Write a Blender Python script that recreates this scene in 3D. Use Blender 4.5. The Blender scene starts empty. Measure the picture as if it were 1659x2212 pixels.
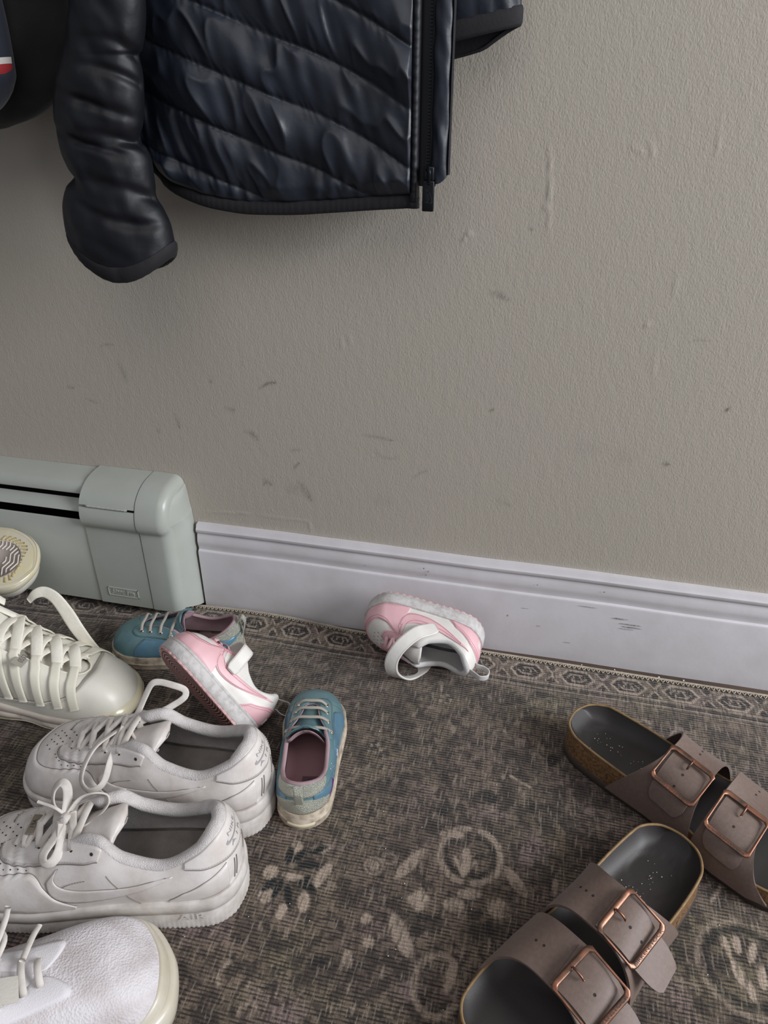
import bpy, bmesh, math, random
import numpy as np
from mathutils import Vector, Matrix
from mathutils.bvhtree import BVHTree

rng = np.random.default_rng(7)
random.seed(7)
SC = bpy.context.scene
COL = SC.collection
R = math.radians

# ------------------------------------------------------------------ camera
FOCAL_PX = 1660.0
cam_d = bpy.data.cameras.new('camera')
cam = bpy.data.objects.new('camera', cam_d)
COL.objects.link(cam)
cam_d.sensor_fit = 'HORIZONTAL'
cam_d.sensor_width = 36.0
cam_d.lens = 36.0 * FOCAL_PX / 1659.0
cam_d.clip_start = 0.01
cam.location = (0.0, -0.791, 0.68)
cam.rotation_euler = (R(90 - 31), 0, R(13))
SC.camera = cam

# ------------------------------------------------------------------ light
w = bpy.data.worlds.new('world'); SC.world = w
w.use_nodes = True
w.node_tree.nodes['Background'].inputs[0].default_value = (0.86, 0.90, 1.0, 1)
w.node_tree.nodes['Background'].inputs[1].default_value = 0.25

def area(name, loc, target, sx, sy, power, col):
    l = bpy.data.lights.new(name, 'AREA'); l.shape = 'RECTANGLE'
    l.size = sx; l.size_y = sy; l.energy = power; l.color = col
    o = bpy.data.objects.new(name, l); COL.objects.link(o)
    o.location = loc
    o.rotation_euler = (Vector(target) - Vector(loc)).to_track_quat('-Z', 'Y').to_euler()
    return o
area('window_daylight', (2.2, -0.75, 1.25), (-0.15, -0.1, 0.25), 1.0, 1.2, 76, (0.95, 0.97, 1.0))
area('ceiling_bounce', (0.2, -1.6, 2.3), (-0.1, -0.1, 0.2), 1.8, 1.4, 12.5, (1.0, 0.95, 0.90))

vs = SC.view_settings
vs.view_transform = 'Standard'; vs.look = 'None'; vs.gamma = 1.0; vs.use_curve_mapping = False
vs.exposure = 0.0

# ------------------------------------------------------------------ materials
def lin(r, g, b):
    f = lambda c: (c/255/12.92 if c/255 <= .04045 else ((c/255+.055)/1.055)**2.4)
    return (f(r), f(g), f(b), 1)

def mat(name, col, rough=.6, metal=0, bump=None, var=None, coat=0, col2=None, spec=.5, sheen=0):
    """bump: list of (kind, scale, strength, distance); var: (scale, amount) mixes col with col2"""
    m = bpy.data.materials.new(name); m.use_nodes = True
    nt = m.node_tree; N = nt.nodes; L = nt.links
    p = N['Principled BSDF']
    p.inputs['Base Color'].default_value = col
    p.inputs['Roughness'].default_value = rough
    p.inputs['Metallic'].default_value = metal
    p.inputs['Specular IOR Level'].default_value = spec
    if coat: p.inputs['Coat Weight'].default_value = coat; p.inputs['Coat Roughness'].default_value = .12
    if sheen: p.inputs['Sheen Weight'].default_value = sheen
    tc = N.new('ShaderNodeTexCoord')
    if var:
        n = N.new('ShaderNodeTexNoise'); n.inputs['Scale'].default_value = var[0]; n.inputs['Detail'].default_value = 6
        L.new(tc.outputs['Object'], n.inputs['Vector'])
        r = N.new('ShaderNodeValToRGB'); r.color_ramp.elements[0].position = .5 - .5*var[2] if len(var) > 2 else .35
        r.color_ramp.elements[1].position = .7
        r.color_ramp.elements[0].color = col; r.color_ramp.elements[1].color = col2 or tuple(c*.75 for c in col[:3]) + (1,)
        mx = N.new('ShaderNodeMixRGB'); mx.inputs[0].default_value = var[1]; mx.inputs[1].default_value = col
        L.new(n.outputs['Fac'], r.inputs[0]); L.new(r.outputs[0], mx.inputs[2]); L.new(mx.outputs[0], p.inputs['Base Color'])
    prev = None
    for b in (bump or []):
        kind, sc, st, dist = b[:4]
        if kind == 'noise':
            t = N.new('ShaderNodeTexNoise'); t.inputs['Scale'].default_value = sc; t.inputs['Detail'].default_value = 3; out = t.outputs['Fac']
        elif kind == 'voronoi':
            t = N.new('ShaderNodeTexVoronoi'); t.inputs['Scale'].default_value = sc; out = t.outputs['Distance']
        elif kind == 'wave':
            t = N.new('ShaderNodeTexWave'); t.inputs['Scale'].default_value = sc; t.bands_direction = b[4] if len(b) > 4 else 'X'
            t.inputs['Distortion'].default_value = b[5] if len(b) > 5 else 0; out = t.outputs['Fac']
        L.new(tc.outputs['Object'], t.inputs['Vector'])
        bn = N.new('ShaderNodeBump'); bn.inputs['Strength'].default_value = st; bn.inputs['Distance'].default_value = dist
        L.new(out, bn.inputs['Height'])
        if prev: L.new(prev.outputs[0], bn.inputs['Normal'])
        prev = bn
    if prev: L.new(prev.outputs[0], p.inputs['Normal'])
    return m

# ------------------------------------------------------------------ mesh helpers
class MB:
    def __init__(s): s.v = []; s.f = []
    def add(s, V, F):
        o = len(s.v); s.v.extend([tuple(map(float, p)) for p in V]); s.f.extend([tuple(int(i) + o for i in f) for f in F]); return s
    def grid(s, P, cu=False, cv=False, flip=False):
        P = np.asarray(P); n, m = P.shape[:2]; F = []
        for i in range(n if cu else n - 1):
            for j in range(m if cv else m - 1):
                a = i*m + j; b = ((i+1) % n)*m + j; c = ((i+1) % n)*m + (j+1) % m; d = i*m + (j+1) % m
                F.append((a, d, c, b) if flip else (a, b, c, d))
        return s.add(P.reshape(-1, 3), F)
    def box(s, a, b, bev=0):
        x0, y0, z0 = a; x1, y1, z1 = b
        bm = bmesh.new(); bmesh.ops.create_cube(bm, size=1)
        for v in bm.verts: v.co = Vector(((x0+x1)/2 + v.co.x*(x1-x0), (y0+y1)/2 + v.co.y*(y1-y0), (z0+z1)/2 + v.co.z*(z1-z0)))
        if bev: bmesh.ops.bevel(bm, geom=bm.edges[:], offset=bev, segments=3, affect='EDGES', profile=.5)
        s.add([v.co[:] for v in bm.verts], [[v.index for v in f.verts] for f in bm.faces]) if not bev else s._frombm(bm)
        bm.free(); return s
    def _frombm(s, bm):
        bm.verts.index_update(); s.add([v.co[:] for v in bm.verts], [[v.index for v in f.verts] for f in bm.faces])
    def xform(s, M, start=0):
        for i in range(start, len(s.v)): s.v[i] = tuple(M @ Vector(s.v[i]))
        return s
    def build(s, name, m, parent=None, recalc=False, smooth=True, sharp=None):
        me = bpy.data.meshes.new(name); me.from_pydata(s.v, [], s.f); me.update()
        if recalc:
            bm = bmesh.new(); bm.from_mesh(me); bmesh.ops.recalc_face_normals(bm, faces=bm.faces); bm.to_mesh(me); bm.free()
        if smooth:
            me.polygons.foreach_set('use_smooth', [True]*len(me.polygons))
            if sharp: me.set_sharp_from_angle(angle=R(sharp))
        if m: me.materials.append(m)
        o = bpy.data.objects.new(name, me); COL.objects.link(o)
        if parent: o.parent = parent
        return o

def disc_part(name, m, parent, p, n, r, seg=12):
    mb = MB(); disc(mb, p, n, r, seg); return mb.build(name, m, parent, smooth=False)

def tag(o, label=None, cat=None, group=None, kind=None):
    if label: o['label'] = label
    if cat: o['category'] = cat
    if group: o['group'] = group
    if kind: o['kind'] = kind
    return o
def empty(name, loc, rot=(0, 0, 0), s=1.0):
    o = bpy.data.objects.new(name, None); COL.objects.link(o); o.empty_display_size = .02
    o.location = loc; o.rotation_euler = [R(a) for a in rot]; o.scale = (s, s, s)
    return o
def basis(loc, rot, s):
    from mathutils import Euler
    return Matrix.LocRotScale(Vector(loc), Euler([R(a) for a in rot]), Vector((s, s, s)))
def cr(pts, n, closed=False):
    """Catmull-Rom through pts, n samples"""
    P = np.asarray(pts, float)
    if len(P) == 2: return P[0] + (P[1]-P[0])*np.linspace(0, 1, n)[:, None]
    d = np.r_[0, np.cumsum(np.linalg.norm(np.diff(P, axis=0), axis=1)**.5 + 1e-9)]
    if closed:
        P = np.vstack([P, P[:1]]); d = np.r_[d, d[-1] + np.linalg.norm(P[-1]-P[-2])**.5 + 1e-9]
    m = np.zeros_like(P)
    for i in range(len(P)):
        a = i-1 if i > 0 else (len(P)-2 if closed else 0); b = i+1 if i < len(P)-1 else (1 if closed else len(P)-1)
        if closed and i == 0: m[i] = (P[1]-P[-2])/(d[1] + d[-1]-d[-2])
        elif closed and i == len(P)-1: m[i] = (P[1]-P[-2])/(d[1] + d[-1]-d[-2])
        else: m[i] = (P[b]-P[a])/(d[b]-d[a])
    t = np.linspace(0, d[-1], n, endpoint=not closed); k = np.clip(np.searchsorted(d, t, side='right')-1, 0, len(d)-2)
    h = (d[k+1]-d[k]); u = ((t-d[k])/h)[:, None]; h = h[:, None]
    return (2*u**3-3*u**2+1)*P[k] + (u**3-2*u**2+u)*h*m[k] + (-2*u**3+3*u**2)*P[k+1] + (u**3-u**2)*h*m[k+1]
def unit(v): 
    return v/np.maximum(np.linalg.norm(v, axis=-1, keepdims=True), 1e-12)
def sweep(mb, C, w, h=None, up=None, seg=8, closed=False, twist=0, sq=1.0, cap=True):
    """sweep an ellipse / rounded ribbon of half-width w, half-thickness h along C"""
    C = np.asarray(C, float); n = len(C)
    T = unit(np.gradient(C, axis=0)) if not closed else unit(np.roll(C, -1, 0)-np.roll(C, 1, 0))
    h = w if h is None else h
    w = np.broadcast_to(np.asarray(w, float), (n,)); h = np.broadcast_to(np.asarray(h, float), (n,))
    if up is None: up = (0, 0, 1)
    up = np.asarray(up, float)
    if up.ndim == 1 and not closed:
        u0 = up - (up @ T[0])*T[0]
        if np.linalg.norm(u0) < 1e-3: u0 = np.cross(T[0], (1, .3, .2))
        U = [u0/np.linalg.norm(u0)]
        for i in range(1, n):
            u = U[-1] - (U[-1] @ T[i])*T[i]; U.append(u/max(np.linalg.norm(u), 1e-9))
        U = np.array(U)
    else:
        up = np.broadcast_to(up, (n, 3)); U = unit(up - (up*T).sum(1, keepdims=True)*T)
    B = np.cross(T, U)
    tw = np.linspace(0, twist, n)[:, None]
    U, B = U*np.cos(tw)+B*np.sin(tw), B*np.cos(tw)-U*np.sin(tw)
    a = np.linspace(0, 2*np.pi, seg, endpoint=False)
    ca = np.sign(np.cos(a))*np.abs(np.cos(a))**sq; sa = np.sign(np.sin(a))*np.abs(np.sin(a))**sq
    P = C[:, None] + B[:, None]*(ca[None, :, None]*w[:, None, None]) + U[:, None]*(sa[None, :, None]*h[:, None, None])
    o = len(mb.v); mb.grid(P, cu=closed, cv=True)
    if cap and not closed:
        mb.f.append(tuple(o + j for j in range(seg))[::-1]); mb.f.append(tuple(o + (n-1)*seg + j for j in range(seg)))
    return mb
def text_pts(s, size=1.0, align='CENTER'):
    """flat triangulated outline of a word with built-in font: verts (n,2), faces"""
    cu = bpy.data.curves.new('t', 'FONT'); cu.body = s; cu.size = size; cu.align_x = align; cu.align_y = 'CENTER'; cu.resolution_u = 3
    o = bpy.data.objects.new('t', cu); COL.objects.link(o)
    dg = bpy.context.evaluated_depsgraph_get(); me = bpy.data.meshes.new_from_object(o.evaluated_get(dg))
    V = np.array([v.co[:] for v in me.vertices]).reshape(-1, 3); F = [tuple(p.vertices) for p in me.polygons]
    bpy.data.objects.remove(o); bpy.data.curves.remove(cu); bpy.data.meshes.remove(me)
    return V[:, :2], F
def vnoise(shape_pts, seed, octs=3):
    """cheap smooth value noise on an (...,k) array of coords -> (-1..1)"""
    P = np.asarray(shape_pts, float); r = np.random.default_rng(seed); out = 0; amp = 1; tot = 0
    for o in range(octs):
        for _ in range(4):
            d = r.normal(size=P.shape[-1]); d /= np.linalg.norm(d)
            out = out + amp*np.sin((P @ d)*2*np.pi*(2**o)*r.uniform(.7, 1.3) + r.uniform(0, 6.28) + 1.5*np.sin((P @ r.normal(size=P.shape[-1]))*2**o))
            tot += amp
        amp *= .5
    return out/tot*1.6
def pchip(xk, yk, x):
    xk = np.asarray(xk, float); yk = np.asarray(yk, float)
    h = np.diff(xk); s = np.diff(yk)/h; m = np.zeros(len(xk))
    for i in range(1, len(xk)-1):
        if s[i-1]*s[i] > 0:
            w1 = 2*h[i]+h[i-1]; w2 = h[i]+2*h[i-1]; m[i] = (w1+w2)/(w1/s[i-1]+w2/s[i])
    m[0] = s[0]; m[-1] = s[-1]
    k = np.clip(np.searchsorted(xk, x, side='right')-1, 0, len(xk)-2); t = (x-xk[k])/h[k]; H = h[k]
    return (2*t**3-3*t**2+1)*yk[k] + (t**3-2*t**2+t)*H*m[k] + (-2*t**3+3*t**2)*yk[k+1] + (t**3-t**2)*H*m[k+1]
# ------------------------------------------------------------------ wall
def wall_material():
    m = bpy.data.materials.new('wall_paint'); m.use_nodes = True
    nt = m.node_tree; N = nt.nodes; L = nt.links; p = N['Principled BSDF']
    p.inputs['Roughness'].default_value = .55; p.inputs['Specular IOR Level'].default_value = .35
    at = N.new('ShaderNodeAttribute'); at.attribute_name = 'mark'
    n = N.new('ShaderNodeTexNoise'); n.inputs['Scale'].default_value = 5; n.inputs['Detail'].default_value = 4
    g = N.new('ShaderNodeNewGeometry'); L.new(g.outputs['Position'], n.inputs['Vector'])
    mx = N.new('ShaderNodeMixRGB'); mx.inputs[1].default_value = lin(177, 169, 160); mx.inputs[2].default_value = lin(174, 168, 155)
    L.new(n.outputs['Fac'], mx.inputs[0])
    m2 = N.new('ShaderNodeMixRGB'); m2.inputs[2].default_value = lin(98, 92, 84)
    L.new(at.outputs['Fac'], m2.inputs[0]); L.new(mx.outputs[0], m2.inputs[1]); L.new(m2.outputs[0], p.inputs['Base Color'])
    mp = N.new('ShaderNodeMapping'); mp.inputs['Scale'].default_value = (1.5, 1, .75); L.new(g.outputs['Position'], mp.inputs['Vector'])
    t1 = N.new('ShaderNodeTexNoise'); t1.inputs['Scale'].default_value = 400; t1.inputs['Detail'].default_value = 2.5; t1.inputs['Distortion'].default_value = .6
    t2 = N.new('ShaderNodeTexNoise'); t2.inputs['Scale'].default_value = 75; t2.inputs['Detail'].default_value = 2
    L.new(mp.outputs[0], t1.inputs['Vector']); L.new(mp.outputs[0], t2.inputs['Vector'])
    b1 = N.new('ShaderNodeBump'); b1.inputs['Strength'].default_value = .42; b1.inputs['Distance'].default_value = .0011
    b2 = N.new('ShaderNodeBump'); b2.inputs['Strength'].default_value = .25; b2.inputs['Distance'].default_value = .0012
    L.new(t1.outputs['Fac'], b1.inputs['Height']); L.new(t2.outputs['Fac'], b2.inputs['Height']); L.new(b1.outputs[0], b2.inputs['Normal'])
    L.new(b2.outputs[0], p.inputs['Normal'])
    return m
xs = np.r_[np.linspace(-1.6, -.76, 6), np.arange(-.74, .34, .0022), np.linspace(.36, 1.5, 6)]
zs = np.r_[np.linspace(-.02, .09, 3), np.arange(.1, .74, .0022), np.linspace(.76, 2.3, 6)]
X, Z = np.meshgrid(xs, zs, indexing='ij')
mark = np.zeros_like(X); bumpy = np.zeros_like(X)
def smear(A, a, b, r, amt, bend=0):
    a = np.array(a); b = np.array(b); c = (a+b)/2 + np.array([-(b-a)[1], (b-a)[0]])*bend
    for t in np.linspace(0, 1, max(3, int(np.linalg.norm(b-a)/(r*.7)))):
        q = (1-t)**2*a + 2*t*(1-t)*c + t*t*b; rr = r*(.5+.5*math.sin(math.pi*t))
        np.maximum(A, amt*(.5+.5*t)*np.exp(-((X-q[0])**2+(Z-q[1])**2)/(rr*rr+1e-9)), out=A)
for a, b, r, k, bd in [((-.338, .334), (-.316, .345), .002, .6, .2), ((-.072, .4646), (-.055, .458), .003, .45, .2), ((-.52, .354), (-.512, .328), .0025, .3, .1),
        ((-.482, .268), (-.478, .262), .003, .25, 0), ((-.4536, .292), (-.449, .272), .0022, .35, 0), ((-.385, .306), (-.372, .304), .003, .3, 0), ((-.361, .277), (-.347, .268), .0035, .4, .3),
        ((-.302, .231), (-.294, .241), .002, .5, 0), ((-.297, .214), (-.281, .190), .005, .35, .1), ((-.343, .212), (-.333, .205), .003, .45, 0), ((-.338, .214), (-.344, .203), .002, .35, 0),
        ((-.064, .333), (-.060, .336), .0018, .7, 0), ((.130, .2893), (.136, .289), .003, .55, 0), ((.180, .356), (.183, .361), .0018, .8, 0), ((.08, .296), (.092, .29), .009, .12, 0),
        ((-.215, .288), (-.172, .284), .0018, .35, .05), ((-.2, .27), (-.17, .262), .002, .2, -.3), ((-.305, .257), (-.29, .26), .002, .25, 0), ((-.6, .315), (-.588, .313), .0018, .4, 0), ((-.575, .3), (-.56, .296), .0014, .35, 0),
        ((-.54, .37), (-.52, .374), .0014, .3, .3), ((-.4, .34), (-.398, .338), .002, .5, 0), ((-.31, .2), (-.30, .204), .008, .14, 0), ((.03, .30), (.06, .298), .01, .06, 0), ((-.2, .2), (-.18, .2), .01, .08, 0), ((-.04, .53), (-.035, .528), .0018, .45, 0),
        ((-.05, .22), (-.03, .215), .004, .15, 0), ((.13, .427), (.15, .43), .0012, .25, .2), ((-.15, .235), (-.13, .25), .002, .2, .2)]:
    smear(mark, a, b, r, k, bd)
mark = np.clip(mark*1.7, 0, .85)*np.clip(.75 + .5*vnoise(np.stack([X, Z], -1)*300, 3, 2), 0, 1.3)
for a, b, r, k, bd in [((-.0284, .6055), (-.0246, .582), .0011, .8, .05), ((-.0246, .582), (-.0225, .556), .0014, 1, .03), ((-.0225, .556), (-.019, .519), .0011, .8, .02), ((-.024, .552), (-.0235, .548), .003, 1, 0),
        ((-.104, .514), (-.101, .519), .0014, 1.2, 0), ((-.0986, .5218), (-.0984, .522), .0022, 1.3, 0), ((-.0948, .5207), (-.0947, .521), .0016, 1, 0), ((.0875, .4405), (.0877, .4435), .0022, 1.1, 0),
        ((.045, .607), (.058, .598), .0016, .7, 0), ((.06, .612), (.066, .596), .0016, .7, .1), ((-.235, .405), (-.233, .392), .0018, .6, 0), ((-.225, .41), (-.224, .398), .0016, .6, 0),
        ((-.44, .151), (-.36, .1585), .0014, .8, 0), ((-.36, .1585), (-.285, .158), .0014, .7, -.05), ((-.285, .158), (-.283, .139), .0014, .7, 0), ((.105, .50), (.108, .47), .0016, .5, .05), ((.118, .63), (.12, .6), .0014, .5, .05), ((.1, .42), (.102, .39), .002, .4, 0)]:
    smear(bumpy, a, b, r, k, bd)
mb = MB(); mb.grid(np.stack([X, .012 - bumpy*.0011, Z], -1), flip=False)
wall = mb.build('wall_back', wall_material()); tag(wall, kind='structure')
at = wall.data.attributes.new('mark', 'FLOAT', 'POINT'); at.data.foreach_set('value', mark.ravel().astype(np.float32))

# ------------------------------------------------------------------ floor
def wood_material():
    m = mat('dark_floorboard', lin(86, 70, 60), .5, var=(8, 1, .3), col2=lin(62, 50, 43), bump=[('noise', 60, .3, .002)])
    return m
mb = MB().box((-1.6, -2.0, -.05), (1.5, .03, 0)); tag(mb.build('floor', wood_material(), smooth=False), kind='structure')

# ------------------------------------------------------------------ baseboard
M_trim = mat('baseboard_paint', lin(204, 201, 205), .35, var=(22, .5, .2), col2=lin(188, 184, 185), bump=[('noise', 25, .25, .002), ('noise', 180, .15, .0006)])
prof = [(.012, 0), (0, 0), (0, .0935), (.0008, .0955), (.0022, .0963), (.0034, .0972), (.0036, .1005), (.0022, .106), (.0022, .111), (.0040, .118), (.0052, .1215), (.0055, .1232), (.0030, .1238), (.0018, .1256), (.0018, .1288), (.0032, .1305), (.0045, .1330), (.0058, .1352), (.012, .136)]
xb = np.arange(-.4425, .47, .006)
P = np.array([[(x, y + .0003*math.sin(x*31+z*50), z + .0004*math.sin(x*17)) for (y, z) in prof] for x in xb])
mb = MB().grid(P); mb.f.append(tuple(range(len(prof))))
bb = mb.build('baseboard_back', M_trim, sharp=35, recalc=True); tag(bb, kind='structure')
M_scuff = mat('scuff_grime', lin(120, 110, 102), .8, var=(400, 1, .3), col2=lin(190, 188, 190))
# paint chips and scuffs on the board
mb = MB()
for (x, z, rx, rz) in [(.1165, .079, .010, .0012), (.128, .072, .016, .0009), (.131, .068, .014, .0011), (.126, .0645, .010, .0007), (.075, .0905, .014, .0005), (.02, .05, .003, .0006), (-.02, .06, .0008, .002), (.058, .03, .005, .0004), (-.14, .055, .0006, .003), (.0, .075, .006, .0004)]:
    k = 14; a = np.linspace(0, 2*np.pi, k, endpoint=False); rr = rng.uniform(.6, 1.1, k)
    mb.add([(x+rx*rr[i]*math.cos(a[i]), -.0005, z+rz*rr[i]*math.sin(a[i])) for i in range(k)], [tuple(range(k))])
for (x, y, z, r) in [(-.131, .0018, .115, .0011), (-.125, .002, .111, .0015), (-.128, .0022, .105, .0012), (-.208, .0022, .107, .0009), (.092, .0020, .115, .0012), (.012, .0015, .113, .0009)]:
    k = 8; a = np.linspace(0, 2*np.pi, k, endpoint=False)
    mb.add([(x+r*math.cos(t), y-.0012, z+r*.9*math.sin(t)) for t in a], [tuple(range(k))])
mb.build('paint_chip', M_scuff, bb, smooth=False)

# ------------------------------------------------------------------ baseboard heater
M_heat = mat('heater_enamel', lin(172, 176, 170), .32, var=(14, .6, .2), col2=lin(160, 163, 154), bump=[('noise', 30, .15, .002)], spec=.5)
M_dark = mat('heater_cavity', lin(16, 16, 17), .8)
ht = empty('baseboard_heater', (-.72, -.02, 0)); tag(ht, 'pale grey-green metal baseboard heater with a hinged end cap on the wall', 'heater')
def hsec(mb, prof, x0, x1, th=.0012):
    pr = np.array(prof, float); d = unit(np.gradient(pr, axis=0)); n = np.stack([d[:, 1], -d[:, 0]], 1)
    inn = pr - n*th
    loop = np.vstack([pr, inn[::-1]])
    P = np.array([[(x, y, z) for y, z in loop] for x in (x0, x1)]) - np.array([-.72, -.02, 0])
    mb.grid(P, cv=True); o = len(mb.v)-2*len(loop); k = len(loop); m_ = len(pr)
    for i in range(m_-1):
        for s_ in (0, 1):
            q = (o+s_*k+i, o+s_*k+i+1, o+s_*k+k-2-i, o+s_*k+k-1-i); mb.f.append(q if s_ else q[::-1])
mb = MB(); hsec(mb, [(.0115, .2025), (-.006, .2025), (-.024, .200), (-.031, .1965), (-.0345, .190), (-.0345, .1865)], -1.2, -.571); mb.build('top_cover', M_heat, ht, sharp=50, recalc=True)
mb = MB(); hsec(mb, [(-.0305, .1772), (-.036, .1755), (-.0455, .1700), (-.0475, .1672)], -1.2, -.571, .0016); mb.build('damper_vane', M_heat, ht, sharp=50, recalc=True)
mb = MB(); hsec(mb, [(-.040, .150), (-.0435, .1525), (-.0455, .150), (-.0455, .022), (-.040, .020)], -1.2, -.571); mb.build('front_panel', M_heat, ht, sharp=50, recalc=True)
mb = MB().box((-.48, .030, .03), (.148, .0315, .190)); mb.box((-.48, -.012, .04), (.148, .02, .12)); mb.build('heating_element', M_dark, ht, smooth=False)
capp = cr([(.0115, .2055), (-.004, .2055), (-.020, .2035), (-.034, .1975), (-.0445, .1885), (-.0505, .177), (-.0535, .165), (-.0530, .155), (-.0505, .1488), (-.0480, .1455), (-.0470, .140), (-.0470, .12)], 44)
capp = [tuple(p) for p in capp] + [(-.0470, .1), (-.0470, .022)]
up_i = [p for p in capp if p[1] >= .1795]; lo_i = [p for p in capp if p[1] < .1788]
mb = MB(); hsec(mb, up_i, -.574, -.4965, .0015); mb.build('upper_flap', M_heat, ht, sharp=50, recalc=True)
mb = MB(); hsec(mb, lo_i, -.574, -.4965, .0015); cover = mb.build('lower_cover', M_heat, ht, sharp=50, recalc=True)
# end cap with rounded outer edge
st = []
full = np.array(capp); cen = np.array([.012, .10])
bw = .013
for k in range(9):
    a = k/8*math.pi/2; st.append((-.4675 + bw*math.sin(a), 1-.0*k, bw*(1-math.cos(a))))
xsec = [(-.4953, 0.0)] + [(-.4953, -.0006), (-.490, -.0008)] + [(x, off) for x, _, off in st]
P = []
d_ = unit(np.gradient(full, axis=0)); nn = np.stack([d_[:, 1], -d_[:, 0]], 1)
for x, off in xsec:
    q = full - nn*off*1.0; q[:, 0] = np.minimum(q[:, 0], .0115); q[:, 1] = np.where(full[:, 1] < .025, full[:, 1], q[:, 1])
    P.append([(x, y, z) for y, z in q])
P = np.array(P)
# bottom edge of the side runs down to the floor at the wall
side = P[-1]; fan = []
mbc = MB(); mbc.grid(P - np.array([-.72, -.02, 0]))
edge = side.copy(); wallp = edge.copy(); wallp[:, 1] = .0115; wallp[:, 0] = np.linspace(edge[0, 0], -.4475, len(edge)); wallp[-8:, 2] = np.linspace(wallp[-8, 2], .001, 8)
wallp[0] = edge[0]
tq = np.linspace(0, 1, 14)[:, None, None]; G = edge[None] + (wallp-edge)[None]*tq; G[:, :, 0] = (edge[None, :, 0] + (wallp-edge)[None, :, 0]*np.sin(tq[:, :, 0]*np.pi/2)) + .0035*np.sin(tq[:, :, 0]*np.pi)*np.clip((edge[None, :, 1]*-1)/.03, 0, 1)
mbc.grid(G - np.array([-.72, -.02, 0])); endc = mbc.build('end_cap', M_heat, ht, sharp=60, recalc=True)
# hinge
mb = MB()
for i in range(8):
    x0 = -.5615 + i*.0068; w_ = .0064 if i % 2 else .0066
    C = np.array([(x0, -.0502, .1795), (x0+w_, -.0502, .1795)]) - np.array([-.72, -.02, 0]); sweep(mb, C, .0017, seg=10)
C = np.array([(-.5635, -.0502, .1795), (-.506, -.0502, .1795)]) - np.array([-.72, -.02, 0]); sweep(mb, C, .0011, seg=8)
hg = mb.build('hinge', M_heat, ht, sharp=50, recalc=True)
# embossed maker's mark
mb = MB()
V, F = text_pts('Slant/Fin', .0115); V[:, 0] *= .86
V[:, 0] += .12*V[:, 1]
bx0, bx1, bz0, bz1 = -.0225, .0225, -.0068, .0068
def emb(V2, F, h, cx, cz):
    n = len(V2); top = [(cx+x, -.0272-h, cz+z) for x, z in V2]; bot = [(cx+x, -.0268, cz+z) for x, z in V2]
    from collections import Counter
    E = Counter(); 
    for f in F:
        for i in range(len(f)): E[frozenset((f[i], f[(i+1) % len(f)]))] += 1
    fs = [tuple(f) for f in F]
    for f in F:
        for i in range(len(f)):
            a, b = f[i], f[(i+1) % len(f)]
            if E[frozenset((a, b))] == 1: fs.append((a, a+n, b+n, b))
    mb.add(top+bot, fs)
lx, lz = .72-.538, .043
emb(V, F, .0007, lx, lz)
fr = []
for (a, b, c, d) in [(bx0, bx1, bz0, bz0+.0009), (bx0, bx1, bz1-.0009, bz1), (bx0, bx0+.0009, bz0, bz1), (bx1-.0009, bx1, bz0, bz1)]:
    emb(np.array([(a, c), (b, c), (b, d), (a, d)]), [(0, 1, 2, 3)], .0007, lx, lz)
mb.build('maker_mark', M_heat, cover, smooth=False, recalc=True)
# ------------------------------------------------------------------ rug
RX0, RX1, RY0 = -.95, .62, -.72
ek = np.array([(-.95, -.03), (-.75, -.026), (-.612, -.018), (-.53, -.011), (-.442, -.0065), (-.38, -.0055), (-.336, -.0058), (-.28, -.0075), (-.226, -.010), (-.14, -.0108), (-.049, -.0115), (.105, -.013), (.303, -.0145), (.62, -.018)])
edge_y = lambda x: pchip(ek[:, 0], ek[:, 1], x)
def rug_h(x, y):
    e = edge_y(x) - y
    ruck = .0045*np.exp(-((x+.35)/.09)**2)*np.exp(-(e/.03)**2)
    return .0042 + ruck + .0010*np.sin(x*19+1)*np.sin(y*23)*np.clip(e*20, 0, 1)
st_ = .0019
nx = int((RX1-RX0)/st_); ny = int(.70/st_)
U = np.linspace(RX0, RX1, nx)[:, None] + np.zeros((1, ny)); V_ = np.zeros((nx, 1)) + np.linspace(0, .70, ny)[None]
Xr = U; Yr = edge_y(U) - V_
E_ = V_            # distance from bound edge
light = np.zeros_like(Xr); dark = np.zeros_like(Xr); teal = np.zeros_like(Xr)
def seg(A, a, b, r, k=1, X=None, Y=None):
    X = Xr if X is None else X; Y = Yr if Y is None else Y
    a = np.array(a, float); b = np.array(b, float); d = b-a; L2 = max(d@d, 1e-12)
    t = np.clip(((X-a[0])*d[0]+(Y-a[1])*d[1])/L2, 0, 1)
    D = np.sqrt((X-a[0]-t*d[0])**2+(Y-a[1]-t*d[1])**2)
    np.maximum(A, k*np.clip((r+.0008-D)/.0016, 0, 1), out=A)
def blob(A, c, rx, ry, ang=0, k=1, pw=2):
    ca, sa = math.cos(ang), math.sin(ang); dx = Xr-c[0]; dy = Yr-c[1]
    p = np.abs((dx*ca+dy*sa)/rx)**pw + np.abs((-dx*sa+dy*ca)/ry)**pw
    np.maximum(A, k*np.clip((1-p)*3, 0, 1), out=A)
def arc(A, c, r, a0, a1, w_, k=1, sy=1):
    t = np.linspace(R(a0), R(a1), 12)
    for i in range(11): seg(A, (c[0]+r*math.cos(t[i]), c[1]+r*sy*math.sin(t[i])), (c[0]+r*math.cos(t[i+1]), c[1]+r*sy*math.sin(t[i+1])), w_, k)
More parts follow.
